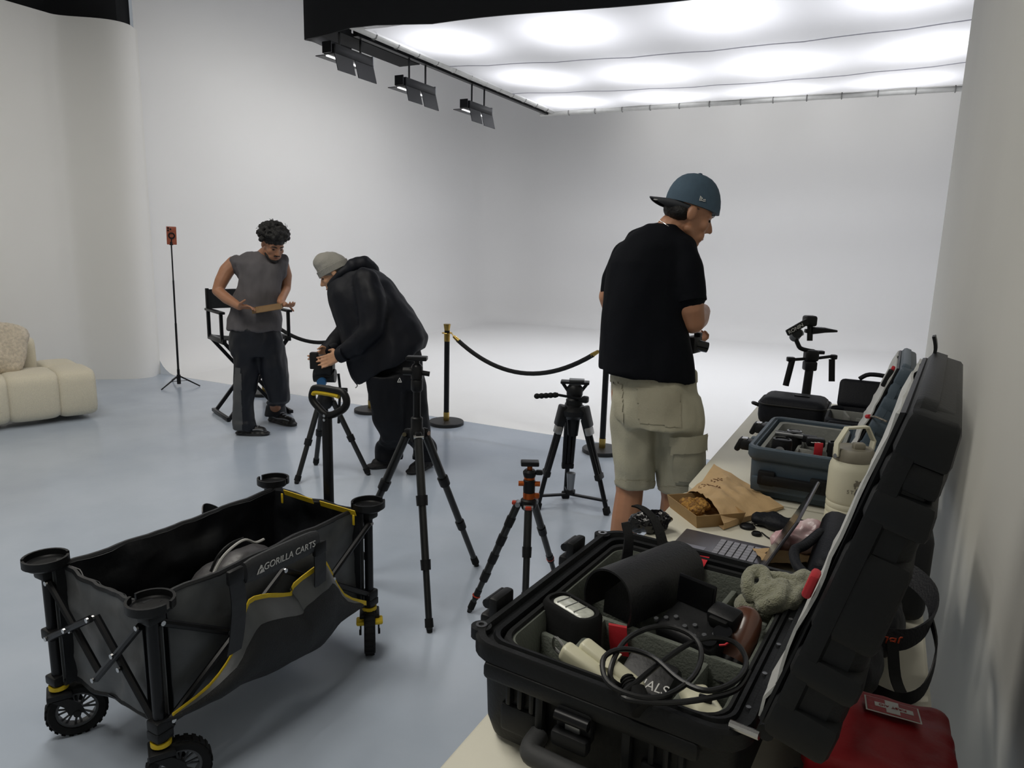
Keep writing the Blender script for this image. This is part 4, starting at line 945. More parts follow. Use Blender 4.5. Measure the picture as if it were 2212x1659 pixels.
patch(sho, inpoly([(1320, 1036), (1416, 1040), (1416, 1060), (1320, 1060)]), .003, 'hem', KD, sho); patch(sho, inpoly([(1420, 1052), (1520, 1048), (1520, 1080), (1420, 1080)]), .003, 'hem', KD, sho)
patch(sho, inpoly([(1318, 800), (1510, 800), (1510, 826), (1318, 826)]), .004, 'waistband', KD, sho)
fl_, fr_ = V((al_.x, al_.y, 0)), V((ar_.x, ar_.y, 0)); fdir = (RIGHT * .75 + AWAY * .65).normalized()
shoe_pair(p3, [(fl_ - fdir * .07, fl_ + fdir * .20), (fr_ - fdir * .07, fr_ + fdir * .20)], mat('grey_trainer', '3c3d40', .6), mat('pale_sole', '9a9a96', .6))
# camera in his hands
cpz = C3(1497, 744, .20); ck = axes((RIGHT * .6 + AWAY * .8).normalized(), (-RIGHT * .8 + AWAY * .6).normalized(), UP)
hc = thing('handheld_camera', 'small black camera in the hands of the person in the blue cap', 'camera', cpz)
MB().rbox(cpz, (.09, .05, .075), .008, 2, ck).build('body', BLK, hc)
MB().cyl(cpz + RIGHT * .01, cpz + RIGHT * .065 - UP * .012, .026, .024, n=18).build('lens', BLKG, hc)
MB().rbox(cpz + RIGHT * .02 + UP * .045, (.03, .03, .02), .004, 2, ck).build('viewfinder', BLKM, hc)

# ================================================================== TABLES
TZ = .74
TOP = mat('cream_plastic_top', 'd9d6c6', .45, var=.04, vscale=6, bump=.04, bscale=180)
def rrect(hx, hy, r, k=6):
    out = []
    for cx, cy, a0 in ((hx - r, hy - r, 0), (-hx + r, hy - r, PI / 2), (-hx + r, -hy + r, PI), (hx - r, -hy + r, 1.5 * PI)):
        for i in range(k + 1): a = a0 + PI / 2 * i / k; out.append((cx + r * math.cos(a), cy + r * math.sin(a)))
    return out
def table(y0, y1, label):
    cx, cy = (-.555 + .165) / 2, (y0 + y1) / 2; hx, hy = .36, (y1 - y0) / 2
    t = thing('folding_table', label, 'table', (cx, cy, 0), 0, 'white folding tables along the wall')
    MB().loft([[(cx + x, cy + y, z) for x, y in rrect(hx - i, hy - i, .06)] for i, z in ((.02, TZ - .045), (.0, TZ - .04), (0, TZ - .006), (.006, TZ))]).build('table_top', TOP, t)
    for s in (-1, 1):
        yy = cy + s * (hy - .2)
        MB().tube([(cx - .28, yy, .012), (cx - .28, yy, .69), (cx + .28, yy, .69), (cx + .28, yy, .012)], .014, 8).build('leg', mat('grey_tube', '77797c', .4, .6), t)
        MB().cyl((cx - .28, yy, .25), (cx + .28, yy, .25), .011, n=8).build('crossbar', MATS['grey_tube'], t)
    return t
table(.60, 2.425, 'white folding table carrying the open black case nearest the viewer')
table(2.45, 4.34, 'white folding table carrying the blue-grey case and the gimbal')

# ================================================================== HARD CASES
def shell(mx, hx, hy, r, rows, m, name, root, bottom=True, sharp=35):
    return MB(mx).loft([[(x, y, z) for x, y in rrect(hx - i, hy - i, max(r - i * .6, .012))] for i, z in rows], cap=bottom).build(name, m, root, sharp=sharp)
PAD = mat('grey_green_padding', '6b7068', .95, var=.12, vscale=12, bump=.3, bscale=200)
CB = mat('black_case_shell', '0f1113', .5, spec=.28, var=.2, vscale=9, bump=.08, bscale=160)
cc_ = V((-.304, 1.20, 0)); crz = math.radians(-4.5)
case = thing('black_case', 'large open black hard case full of camera gear on the near table', 'case', cc_ + UP * TZ, crz)
CM = M.Translation(cc_) @ M.Rotation(crz, 4, 'Z')
def K(): return MB(CM)
HX, HY, RZ = .224, .282, .932
shell(CM, HX, HY, .05, [(.045, TZ + .002), (.020, TZ + .012), (.012, TZ + .04), (.008, RZ - .045), (.0, RZ - .040), (-.008, RZ - .030), (-.008, RZ - .006), (-.004, RZ), (.006, RZ), (.009, RZ - .010), (.018, RZ - .010), (.021, RZ - .004), (.028, RZ - .006), (.032, TZ + .02)], CB, 'case_base', case)
lin_ = K().loft([[(x, y, z) for x, y in rrect(HX - i, HY - i, .04)] for i, z in ((.032, TZ + .03), (.030, RZ - .022), (.034, RZ - .012), (.040, RZ - .014), (.042, RZ - .03))], cap=False).build('liner_edge', mat('black_liner', '101214', .9, bump=.2), case)
K().loft([[(x, y, z) for x, y in rrect(HX - i, HY - i, .035)] for i, z in ((.040, RZ - .022), (.046, RZ - .020), (.050, RZ - .04), (.052, TZ + .035))], cap=False).box((0, 0, TZ + .03), (2 * HX - .1, 2 * HY - .1, .012)).build('wall_padding', PAD, case)
for i in range(5): K().cyl((HX - .012, -.2 + .1 * i, RZ - .012), (HX - .012, -.2 + .1 * i, RZ - .007), .004, n=8).build('rivet', GREYM, case)
def divider(a, b, z1=RZ - .035, th=.013, z0=TZ + .03):
    a = V((*a, 0)); b = V((*b, 0)); d = b - a
    K().rbox(((a + b) / 2) + UP * ((z0 + z1) / 2), (d.length, th, z1 - z0), .005, 2, rotz(math.atan2(d.y, d.x))).build('divider', PAD, case)
for a, b in (((-.174, .10), (-.174 + .0, .10)),): pass
divider((-.172, -.035), (.172, -.055)); divider((-.09, -.04), (-.082, -.232)); divider((-.172, -.125), (-.088, -.14), RZ - .05); divider((-.12, .09), (-.12, .232)); divider((-.172, .085), (-.06, .085), RZ - .05)
divider((.075, .12), (.172, .11)); divider((.075, .12), (.08, .232), RZ - .045); divider((.11, -.06), (.10, -.232), RZ - .045); divider((.10, -.16), (.172, -.15), RZ - .06); divider((.115, .115), (.11, -.05), RZ - .06)
# latches, handle and ribs of the base
def latch(p, u, n, root=case, m=BLK, mx=CM):
    q = MB(mx); q.rbox(V(p), tuple(abs(x) for x in (V(u) * .060 + V(n) * .020 + UP * .052)), .006)
    o = q.build('latch', m, root)
    MB(mx).rbox(V(p) + V(n) * .016 - UP * .022, tuple(abs(x) for x in (V(u) * .062 + V(n) * .022 + UP * .026)), .006).build('latch_lever', m, o)
    MB(mx).cyl(V(p) - V(u) * .028 + V(n) * .014 + UP * .012, V(p) + V(u) * .028 + V(n) * .014 + UP * .012, .009, n=10).build('latch_pin', BLKM, o)
    MB(mx).rbox(V(p) + V(n) * .011 - UP * .002, tuple(abs(x) for x in (V(u) * .026 + V(n) * .005 + UP * .028)), .003).build('latch_plate', GREYM, o)
    return o
latch((-.02, -HY - .004, RZ - .075), (1, 0, 0), (0, -1, 0))
for yy in (-.15, .15): latch((-HX - .022, yy, RZ - .012), (0, 1, 0), (-1, 0, 0))
for yy in (-.262, .262):
    K().cyl((-HX - .002, yy * .93, RZ - .02), (-HX - .002, yy * .93, RZ - .001), .018, n=16).build('padlock_boss', CB, case)
    K().lathe((-HX - .002, yy * .93, RZ - .002), [(.005, 0), (.010, 0), (.010, .004), (.005, .004), (.005, 0)], 16, cap=False).build('padlock_eyelet', CHR, case)
RIB = mat('case_rib', '121416', .5, spec=.28, bump=.05)
for xx in (-.145, .10):
    for k in range(3):
        K().rbox((xx + k * .022, -HY + .004, RZ - .075), (.010, .014, .045), .004).build('hinge_lug', RIB, case)
    K().rbox((xx + .02, -HY + .008, RZ - .125), (.075, .014, .05), .01).build('rib_panel', RIB, case)
for xx in (-.085, .062): K().rbox((xx, -HY + .002, RZ - .10), (.016, .018, .12), .006).build('rib', RIB, case)
K().rbox((-.01, -HY - .004, RZ - .045), (.36, .016, .03), .008).build('rim_rail', CB, case)
hnd = K().tube(smooth([(-.085, -HY + .0, TZ + .065), (-.082, -HY - .035, TZ + .060), (-.05, -HY - .042, TZ + .060), (.07, -HY - .042, TZ + .060), (.10, -HY - .035, TZ + .060), (.104, -HY, TZ + .065)], 4), .0165, 10).build('carry_handle', mat('grey_rubber', '3a3b3c', .7, bump=.15), case)
for yy in (-.16, 0.0, .16): K().rbox((-HX - .006, yy, RZ - .06), (.02, .07, .06), .008).build('side_rib', RIB, case)
# lid
def lid(root, mx, hx, hy, rz, theta, m, inner, depthv, L, ribm, taper):
    th = math.radians(theta)
    LM = mx @ M.Translation((hx + .004, 0, rz + .004)) @ M.Rotation(th, 4, 'Y')     # hinge frame: closed lid spans x -2hx..0, z 0..depth
    h2 = L / 2
    def thin(p):        # the lid gets shallower towards its latch edge
        if p.z > .022: p.z = .022 + (p.z - .022) * (1 - taper * min(max(-p.x / h2, 0), 1) ** 1.3)
        return p
    def Q(): return MB(LM @ M.Translation((-L / 2, 0, 0)), thin)
    Q().loft([[(x, y, z) for x, y in rrect(h2 - i, hy - i, max(.055 - i * .5, .015))] for i, z in ((.016, .055), (.010, .0), (.0, .0), (-.004, .006), (-.004, .022), (.002, .026), (.004, depthv * .75), (.018, depthv - .006), (.04, depthv))]).build('lid_shell', m, root, sharp=35)
    for x0, wd in ((-h2 + .035, .06), (-h2 + .125, .05), (h2 - .13, .045), (h2 - .045, .06)):
        Q().rbox((x0, 0, depthv * .48), (wd, 2 * hy + .012, depthv * 1.04), .012, 2).build('lid_rib', ribm, root)
    for x0, wd in ((-h2 + .08, .04), (0, .13)):
        Q().rbox((x0, 0, depthv * .45), (wd, 2 * hy + .006, depthv * 1.0), .012, 2).build('lid_panel', m, root)
    lo = Q()
    lo.sheet([[(-h2 + .02 + (2 * h2 - .04) * i / 16, -hy + .02 + (2 * hy - .04) * j / 14, -.010 + .007 * noise.noise(V((i * .4, j * .4, 3))) + .004 * noise.noise(V((i * .9, j * .3, 8)))) for i in range(17)] for j in range(15)], .004)
    lo.build('lid_lining', inner, root)
    Q().tube(smooth([(-h2 + .02, -hy + .02, -.005), (h2 - .02, -hy + .02, -.005), (h2 - .02, hy - .02, -.005), (-h2 + .02, hy - .02, -.005)], 1, True), .006, 6, closed=True).build('lid_gasket', BLK, root)
    return Q, h2
LINING = mat('silver_lining', 'c3c4c2', .55, var=.12, vscale=20, bump=.5, bscale=25)
Q, h2 = lid(case, CM, HX + .016, HY, RZ, 105, CB, LINING, .080, .49, RIB, .5)
Q().rbox((.02, -HY + .03, -.02), (.035, .03, .012), .005).build('zip_tab', mat('red_tab', 'b0222c', .6), case)
Q().sheet([[(-h2 - .004 - .026 * t / 4, .20 + .035 * u, .005 - .012 * (t / 4) ** 1.5) for u in range(2)] for t in range(5)], .005).build('lid_flap', RIB, case)
for yy in (-.24, -.1, .1, .24): Q().cyl((h2 + .0, yy - .02, .004), (h2 + .0, yy + .02, .004), .012, n=10).build('lid_hinge', CB, case)
K().cyl((HX - .02, -HY + .01, RZ + .006), (HX + .02, -HY + .004, RZ + .008), .006, n=8).build('hinge_pin', CHR, case)
# lid wall pocket strip with red ribbons on the padding
RED = mat('red_ribbon', 'c1202c', .7, bump=.1)
K().band(smooth([(-.055, -.052, RZ - .035), (-.052, -.062, RZ - .032), (-.048, -.064, RZ - .06), (-.044, -.063, RZ - .085)], 3), (.016, .004, 0), .002).build('pull_ribbon', RED, case)
MB().band(smooth([gz(1524, 1198, .922), gz(1513, 1214, .925), gz(1500, 1236, .915), gz(1486, 1260, .90)], 3), RIGHT * .015 + AWAY * .004, .002).build('pull_ribbon', RED, case)

# ---- things in the black case
def T(px, py, z): return gz(px, py, z)
vl = thing('video_light', 'black rounded video light with a ribbed glass window in the black case', 'light', CM @ V((-.133, -.088, TZ + .035)))
VR = crz - math.radians(20); vm = M.Translation(CM @ V((-.133, -.086, 0))) @ M.Rotation(VR, 4, 'Z')
MB(vm).loft([[(x, y, z) for x, y in rrect(.062 - i, .034 - i, .030 - i)] for i, z in ((.004, TZ + .03), (.0, TZ + .05), (0, RZ - .012), (.006, RZ - .004), (.012, RZ - .004), (.013, RZ - .010), (.03, RZ - .010))]).build('housing', RUB, vl)
gl = MB(vm).loft([[(x + .004, y, z) for x, y in rrect(.044 - i, .019 - i, .017 - i)] for i, z in ((.0, RZ - .012), (.0, RZ - .006), (.004, RZ - .003))]).build('glass_window', mat('frosted_glass', 'cfd2c8', .25, var=.25, vscale=90, spec=.8), vl)
for i in range(3): MB(vm).box((-.022 + .022 * i, 0, RZ - .0025), (.001, .034, .0016)).build('window_rib', GREYM, vl)
hood = thing('lens_shade_wrap', 'curved black leather hood lying across the middle of the black case', 'hood', CM @ V((-.04, .06, RZ - .06)))
h0 = CM @ V((-.088, -.035, RZ + .002)); h1 = CM @ V((-.018, .165, RZ + .004)); hdv = (h1 - h0); hs = hdv.cross(UP).normalized()
LEA = mat('black_leather', '121316', .5, bump=.15, bscale=220)
pr_ = [(-.052, -.045), (-.058, -.01), (-.046, .028), (-.015, .042), (.02, .036), (.046, .012), (.055, -.02), (.05, -.05)]
pr_ = [(p.x, p.y) for p in smooth([(a, b, 0) for a, b in pr_], 4)]
MB().sheet([[h0 + hdv * t + hs * a * -1 + UP * (b + .01) for a, b in pr_] for t in (0, .1, .3, .5, .7, .9, 1)], .004).build('hood_shell', LEA, hood)
MB().prism([(-.05, -.045), (.03, -.05), (.028, -.01), (-.01, .03), (-.046, .022)], h0 + hdv * .12, -hs, UP, hdv.normalized() * .004).build('end_flap', LEA, hood)
stp = thing('leather_straps', 'two upright black leather strap ends standing above the black case', 'strap', T(1355, 1220, RZ))
for pts in ([(1352, 1222, .93), (1356, 1190, .97), (1358, 1160, 1.01), (1352, 1135, 1.04), (1350, 1128, 1.045)], [(1432, 1178, .95), (1425, 1150, .985), (1410, 1118, 1.02), (1388, 1098, 1.045), (1370, 1092, 1.05)]):
    P = [T(a, b, .93) for a, b, z in pts]; base_d = depth(P[0]); P = smooth([dp(a, b, base_d) for a, b, z in pts], 4)
    w_ = [RIGHT * (.012 - .005 * i / (len(P) - 1)) + AWAY * .004 for i in range(len(P))]
    MB().band(P, w_, .004).build('strap', LEA, stp)
cbx = thing('clear_box', 'clear plastic box of small accessories in the far left corner of the black case', 'box', CM @ V((-.02, .17, TZ + .04)))
xb = M.Translation(CM @ V((-.055, .172, RZ - .045))) @ M.Rotation(crz, 4, 'Z')
CLR = mat('clear_plastic', 'e6e8e6', .08, alpha=.28, var=.02)
MB(xb).rbox((0, 0, 0), (.125, .10, .05), .006, 2).build('box_shell', CLR, cbx)
MB(xb).rbox((0, 0, .022), (.128, .104, .006), .002).build('box_lid', CLR, cbx)
MB(xb).rbox((-.02, -.01, -.005), (.06, .05, .03), .004, 2, rotz(.3)).build('filter_pack', BLK, cbx); MB(xb).rbox((.03, .02, 0), (.045, .03, .02), .004, 2).build('paper_card', mat('pale_card', 'b9bcc4', .7), cbx)
MB(xb).rbox((.02, .03, .012), (.05, .012, .008), .003).build('blue_cap', mat('indigo_cap', '3a3a8a', .5), cbx)
# dslr camera
cmr = thing('mirrorless_camera', 'black camera with flip screen and many buttons lying in the black case', 'camera', CM @ V((.06, .015, TZ + .06)))
qm = M.Translation(CM @ V((.068, .005, RZ - .040))) @ M.Rotation(crz - .25, 4, 'Z') @ M.Rotation(.25, 4, 'X')
MB(qm).rbox((.004, 0, 0), (.122, .09, .06), .012, 3).build('body', BLK, cmr)
vf = MB(qm).rbox((.045, .032, .038), (.055, .040, .032), .008, 2).build('viewfinder', BLK, cmr); MB(qm).rbox((.045, .010, .040), (.036, .010, .020), .004).build('eyecup', RUB, vf)
sc2 = MB(qm).rbox((-.02, .045, .052), (.078, .006, .054), .003, 2, M.Rotation(-.35, 3, 'X')).build('flip_screen', BLKM, cmr); MB(qm).box((-.02, .041, .053), (.070, .002, .046), M.Rotation(-.35, 3, 'X')).build('screen_glass', BLKG, sc2)
MB(qm).cyl((.062, -.005, .03), (.062, -.005, .042), .016, n=20).build('mode_dial', BLKM, cmr)
MB(qm).cyl((.05, -.03, .03), (.05, -.03, .034), .013, n=20).build('rear_dial', BLKM, cmr)
for i in range(9): MB(qm).cyl((-.055 + .013 * i, -.034 + .012 * (i % 3), .029), (-.055 + .013 * i, -.034 + .012 * (i % 3), .034), .0042, n=10).build('button', mat('grey_button', '54565a', .4), cmr)
MB(qm).tube([(.07, -.03, .034), (.078, -.026, .036), (.080, -.016, .036)], .002, 5).build('record_mark', RED, cmr)
# brown leather grip
bgp = thing('leather_grip', 'polished brown leather camera grip standing in the black case', 'grip', CM @ V((.15, .03, TZ + .05)))
BL = mat('brown_leather', '5d3a2b', .28, var=.25, vscale=25, coat=.3)
ga, gb_ = CM @ V((.138, -.015, RZ - .055)), CM @ V((.152, .052, RZ + .018)); gd = (gb_ - ga); rr4 = []
gu, gw, _ = frame(gd)
for t, k in ((0, .85), (.15, 1), (.45, 1.05), (.7, 1), (.85, .85), (.95, .55), (1, .2)): rr4.append(ring(ga + gd * t, gu * .030 * k, gw * .022 * k, 18, 2.2))
MB().loft(rr4).build('grip_shell', BL, bgp); MB().loft([ring(ga - gd * .45, gu * .028, gw * .021, 18), ring(ga + gd * .02, gu * .029, gw * .0215, 18)]).build('grip_base', BLKG, bgp)
# cloth
clo = thing('microfibre_cloth', 'bunched sage green microfibre cloth in the far right corner of the black case', 'cloth', CM @ V((.15, .19, RZ - .04)))
CLM = mat('sage_terry', '9a9a82', 1., var=.15, vscale=120, bump=.8, bscale=320, sheen=.4); cl_ = MB()
def cz(px, py, z): return gz(px, py, z)
for pts, r in (([(1620, 1290, .93), (1612, 1262, .95), (1622, 1238, .96), (1645, 1232, .965), (1655, 1255, .955), (1640, 1275, .945)], .0125), ([(1640, 1290, .935), (1665, 1275, .95), (1690, 1262, .955), (1680, 1295, .945), (1655, 1305, .93)], .0135), ([(1660, 1245, .95), (1690, 1248, .955), (1715, 1252, .955), (1735, 1242, .955), (1748, 1250, .95), (1740, 1275, .94), (1722, 1290, .935)], .012), ([(1650, 1310, .925), (1690, 1305, .93), (1715, 1300, .93)], .016), ([(1700, 1275, .945), (1715, 1262, .95), (1730, 1270, .945), (1712, 1295, .94)], .011)):
    P = smooth([cz(*p) for p in pts], 4)
    for i in range(len(P) - 1): cl_.cap(P[i], r, P[i + 1], r, 8)
cl_.ell(CM @ V((.15, .19, RZ - .05)), (.06, .045, .035))
blob('cloth', cl_, CLM, clo, .0035, 1, lambda p: .0018 * noise.noise(p * 160) + .002 * noise.noise(p * 50))
# white chargers
WP = mat('cream_plastic', 'd8d5bb', .35, var=.05)
for i, (a, b, w_, h_, lab) in enumerate((((-.075, -.205), (.015, -.205), .030, .03, 'cream folding charger with metal loop at the front left of the black case'), ((-.055, -.180), (.03, -.185), .030, .034, 'second cream folding charger leaning behind the first one in the black case'), ((.125, -.165), (.172, -.225), .048, .03, 'cream power adapter in the near right corner of the black case'))):
    A0, B0 = CM @ V((*a, RZ - .022 if i < 2 else RZ - .045)), CM @ V((*b, RZ - .055 if i < 2 else RZ - .04)); dv = B0 - A0; x_, y_, z_ = frame(dv)
    o = thing('charger', lab, 'charger', (A0 + B0) / 2 - UP * .02, 0, 'cream chargers in the black case')
    MB().rbox((A0 + B0) / 2, (w_, h_, dv.length + .03), .009, 3, axes(x_, y_, z_)).build('charger_body', WP, o)
    if i == 0: MB().tube(smooth([A0 - dv.normalized() * .012 + UP * .004, A0 - dv.normalized() * .03 + UP * .012, A0 - dv.normalized() * .032 - UP * .008, A0 - dv.normalized() * .012 - UP * .01], 4, True), .0025, 6, closed=True).build('metal_loop', CHR, o)
    elif i == 2: MB().rbox((A0 + B0) / 2 + UP * .02, (.02, .006, .012), .002).build('port', BLK, o)
    else: MB().rbox((A0 + B0) / 2 + UP * .0175, (.02, .05, .002), .0008, 1, rotz(crz)).build('seam_panel', WP, o)
# pouch with handwriting
pch = thing('battery_pouch', 'flat black pouch with white handwriting under the cable loops', 'pouch', CM @ V((.03, -.13, TZ + .04)))
pq = CM @ V((.035, -.135, RZ - .07)); pr2 = M.Rotation(crz - .15, 3, 'Z') @ M.Rotation(.5, 3, 'X')
MB().rbox(pq, (.095, .085, .035), .012, 2, pr2).build('pouch_body', mat('pouch_black', '0e0f12', .5, bump=.2, bscale=40), pch)
text('handwriting', 'NALS', .024, pq + pr2 @ V((.018, -.012, .0178)), pr2 @ V((1, .1, 0)), pr2 @ V((0, 1, 0)), WHT, pch, .0005, .1)
# cable
cab = thing('power_cable', 'coiled black power cable with a round plug draped over the black case contents', 'cable', CM @ V((.06, -.13, RZ - .03)))
cpts = [(1352, 1488, .93), (1318, 1462, .95), (1335, 1405, .965), (1370, 1370, .965), (1430, 1352, .965), (1490, 1370, .965), (1515, 1410, .96), (1495, 1465, .955), (1430, 1505, .95), (1360, 1500, .95), (1310, 1470, .955), (1305, 1420, .965), (1350, 1402, .97), (1410, 1420, .965), (1470, 1470, .955), (1530, 1492, .955), (1590, 1470, .96), (1612, 1430, .96), (1590, 1390, .96), (1540, 1378, .96), (1490, 1390, .96), (1430, 1430, .955), (1380, 1470, .95), (1345, 1505, .945), (1430, 1518, .945), (1520, 1510, .95), (1590, 1490, .95), (1618, 1450, .955)]
MB().tube(smooth([gz(a, b, z) for a, b, z in cpts], 5), .0042, 8).build('cord', mat('cable_black', '0d0e10', .38, spec=.4), cab)
pg0, pg1 = gz(1352, 1462, .945), gz(1368, 1495, .935)
plg = MB().cyl(pg0, pg1, .008, .014, n=12).build('plug', RUB, cab); MB().cyl(pg1, pg1 + (pg1 - pg0).normalized() * .03, .019, .017, n=16).build('plug_face', RUB, plg)
for i in range(4): q = pg0.lerp(pg1, .1 + .2 * i); MB().cyl(q, q + (pg1 - pg0) * .06, .011 + .001 * i, n=12).build('strain_ring', RUB, plg)

# ================================================================== BLUE-GREY CASE
BC2 = mat('blue_grey_shell', '44525e', .5, var=.1, vscale=8, bump=.08, bscale=160)
bc_ = V((-.190, 2.72, 0)); brz = math.radians(-1.5)
bcs = thing('blue_case', 'open blue-grey hard case packed with lenses on the far table', 'case', bc_ + UP * TZ, brz)
BM = M.Translation(bc_) @ M.Rotation(brz, 4, 'Z')
def J(): return MB(BM)
BX, BY, BZ = .157, .262, .922
shell(BM, BX, BY, .04, [(.03, TZ + .002), (.014, TZ + .012), (.008, TZ + .05), (.006, BZ - .05), (.0, BZ - .045), (-.006, BZ - .035), (-.006, BZ - .005), (0, BZ), (.008, BZ), (.012, BZ - .008), (.020, BZ - .004), (.026, TZ + .02)], BC2, 'case_base', bcs)
LG = mat('light_grey_padding', '8a8c88', .9, var=.12, bump=.2)
J().loft([[(x, y, z) for x, y in rrect(BX - i, BY - i, .03)] for i, z in ((.026, BZ - .03), (.03, BZ - .012), (.042, BZ - .015), (.044, TZ + .04))], cap=False).box((0, 0, TZ + .035), (2 * BX - .08, 2 * BY - .08, .012)).build('wall_padding', LG, bcs)
def jdiv(a, b, z1=BZ - .03):
    a = V((*a, 0)); b = V((*b, 0)); d = b - a; J().rbox((a + b) / 2 + UP * ((TZ + .035 + z1) / 2), (d.length, .013, z1 - TZ - .035), .005, 2, rotz(math.atan2(d.y, d.x))).build('divider', LG, bcs)
jdiv((-.112, .06), (.112, .05)); jdiv((-.02, -.21), (-.02, .05)); jdiv((-.02, -.08), (.112, -.08)); jdiv((.03, .06), (.03, .21), BZ - .05); jdiv((-.112, -.13), (-.03, -.13), BZ - .05)
J().rbox((-.01, -BY - .010, TZ + .075), (.19, .022, .035), .008).build('carry_handle', BLK, bcs)
for xx in (-.09, .075): J().rbox((xx, -BY - .006, TZ + .08), (.055, .024, .05), .006).build('handle_mount', BLK, bcs)
J().rbox((-.01, -BY + .002, TZ + .055), (.26, .012, .05), .01).build('front_panel', BC2, bcs)
for yy in (-.17, .10):
    o = J().rbox((-BX - .022, yy, BZ - .02), (.04, .055, .035), .008).build('latch', BLK, bcs); J().rbox((-BX - .046, yy, BZ - .022), (.020, .05, .05), .008, 2, M.Rotation(.4, 3, 'Y')).build('latch_lever', BLK, o); J().rbox((-BX - .030, yy, BZ - .0), (.02, .03, .006), .002).build('latch_pin', CHR, o)
for yy in (-.07, .19): J().rbox((-BX - .012, yy, BZ - .03), (.03, .035, .03), .006).build('side_lug', BC2, bcs)
Q2, g2 = lid(bcs, BM, BX, BY, BZ, 109, BC2, LINING, .062, .335, BC2, .4)
Q2().rbox((-g2 + .06, -BY + .05, -.02), (.06, .02, .015), .005).build('lid_strap', BLK, bcs)
Q2().rbox((-g2 + .03, -BY + .06, -.018), (.02, .02, .01), .003).build('lid_tab', RED, bcs)
Q2().tube(smooth([(.02, -BY + .02, -.01), (.0, -BY - .05, .0), (-.01, -BY - .1, .03)], 5), .003, 6).build('security_cable', mat('striped_cord', '8c8478', .6, var=.7, vscale=180), bcs)
Q2().cyl((.02, -BY + .02, -.012), (.03, -BY + .05, -.018), .007, n=8).build('cable_tip', RED, bcs)
# lenses and small gear in it
def lens(px, py, z, r, h, lab, capm=BLK):
    p = gz(px, py, z); o = thing('camera_lens', lab, 'lens', p - UP * h, 0, 'lenses in the blue-grey case')
    MB().lathe(p - UP * h, [(r * .92, 0), (r * .95, h * .3), (r, h * .35), (r, h * .85), (r * .93, h)], 24).build('barrel', BLK, o)
    MB().lathe(p - UP * .003, [(r * .9, 0), (r * .9, .006), (r * .7, .008), (r * .68, .004), (0, .004)], 24).build('cap', capm, o); MB().lathe(p - UP * h * .5, [(r * 1.02, -.008), (r * 1.03, -.006), (r * 1.03, .006), (r * 1.02, .008)], 24, cap=False).build('focus_ring', RUB, o)
lens(1690, 950, .93, .034, .08, 'largest black lens standing near the front left of the blue-grey case', BLKM)
lens(1716, 932, .935, .028, .08, 'black lens with a silver-edged cap at the back of the blue-grey case', GREYM)
lens(1805, 958, .925, .026, .07, 'short black lens near the hinge side of the blue-grey case')
sm = thing('film_canister', 'grey striped cylinder in the front compartment of the blue-grey case', 'canister', gz(1684, 978, .86))
MB().cyl(gz(1684, 975, .86), gz(1684, 975, .915), .016, n=18).build('body', GREYM, sm); MB().cyl(gz(1684, 975, .875), gz(1684, 975, .9), .0165, n=18).build('band', BLK, sm)
fl2 = thing('flash_bar', 'long silver and black light bar lying across the blue-grey case', 'light', gz(1710, 945, .90))
MB().cyl(gz(1675, 935, .925), gz(1735, 943, .925), .010, n=12).build('tube', GREYM, fl2); MB().rbox(gz(1748, 948, .918), (.05, .03, .025), .005).build('end_block', BLK, fl2)
mc = thing('small_action_camera', 'small black and white camera between the dividers of the blue-grey case', 'camera', gz(1762, 955, .9))
MB().rbox(gz(1762, 955, .92), (.06, .035, .03), .006, 2, rotz(.2)).build('body', BLK, mc)
for k in range(3): MB().rbox(gz(1755 + 7 * k, 956, .936), (.010, .004, .002), .0008, 1).build('white_mark', WHT, mc)
rp = tag(MB().rbox(gz(1768, 970, .905), (.028, .014, .045), .003).build('red_divider_tab', RED), 'red fabric tab over a grey divider in the blue-grey case', 'tab')

# ================================================================== BAGS AND GIMBAL ON THE FAR TABLE
NYL = mat('black_nylon', '0e1119', .6, spec=.25, var=.2, vscale=12, bump=.2, bscale=180)
b1 = thing('soft_camera_case', 'closed black zipped soft case at the left of the far table', 'bag', (-.33, 3.66, TZ))
mb = MB().rbox((-.33, 3.66, TZ + .075), (.31, .26, .145), .05, 4, rotz(-.02)); mb.build('body', NYL, b1)
MB().tube(smooth([(x - .33, y + 3.66, TZ + .115) for x, y in rrect(.156, .131, .05)], 1, True), .004, 6, closed=True).build('zip', BLK, b1)
MB().tube(smooth([(-.485, 3.60, TZ + .09), (-.515, 3.595, TZ + .10), (-.518, 3.64, TZ + .095), (-.487, 3.65, TZ + .085)], 4), .007, 6).build('end_loop', BLK, b1)
MB().rbox((-.30, 3.66, TZ + .15), (.07, .02, .006), .002).build('top_label', BLKM, b1)
b2 = thing('open_camera_bag', 'open black camera bag with grey dividers behind the blue-grey case', 'bag', (-.02, 3.35, TZ))
MB().loft([[(-.005 + x, 3.38 + y, z) for x, y in rrect(.165 - i, .17 - i, .05)] for i, z in ((.01, TZ), (0, TZ + .03), (0, TZ + .14), (.012, TZ + .15), (.02, TZ + .14), (.022, TZ + .05), (.1, TZ + .045))]).build('body', NYL, b2)
MB().rbox((-.06, 3.42, TZ + .10), (.22, .012, .10), .004).build('divider', LG, b2); MB().rbox((-.09, 3.36, TZ + .10), (.012, .14, .10), .004, 2, rotz(.2)).build('divider', LG, b2); MB().rbox((.02, 3.34, TZ + .095), (.14, .012, .09), .004).build('divider', LG, b2)
fp = MB(); fp.rbox((-.01, 3.20, TZ + .075), (.29, .03, .15), .014, 3, M.Rotation(.25, 3, 'X')); fp.build('front_flap', NYL, b2)
MB().rbox((-.0, 3.58, TZ + .20), (.28, .05, .14), .022, 3, M.Rotation(-.5, 3, 'X')).build('top_flap', NYL, b2)
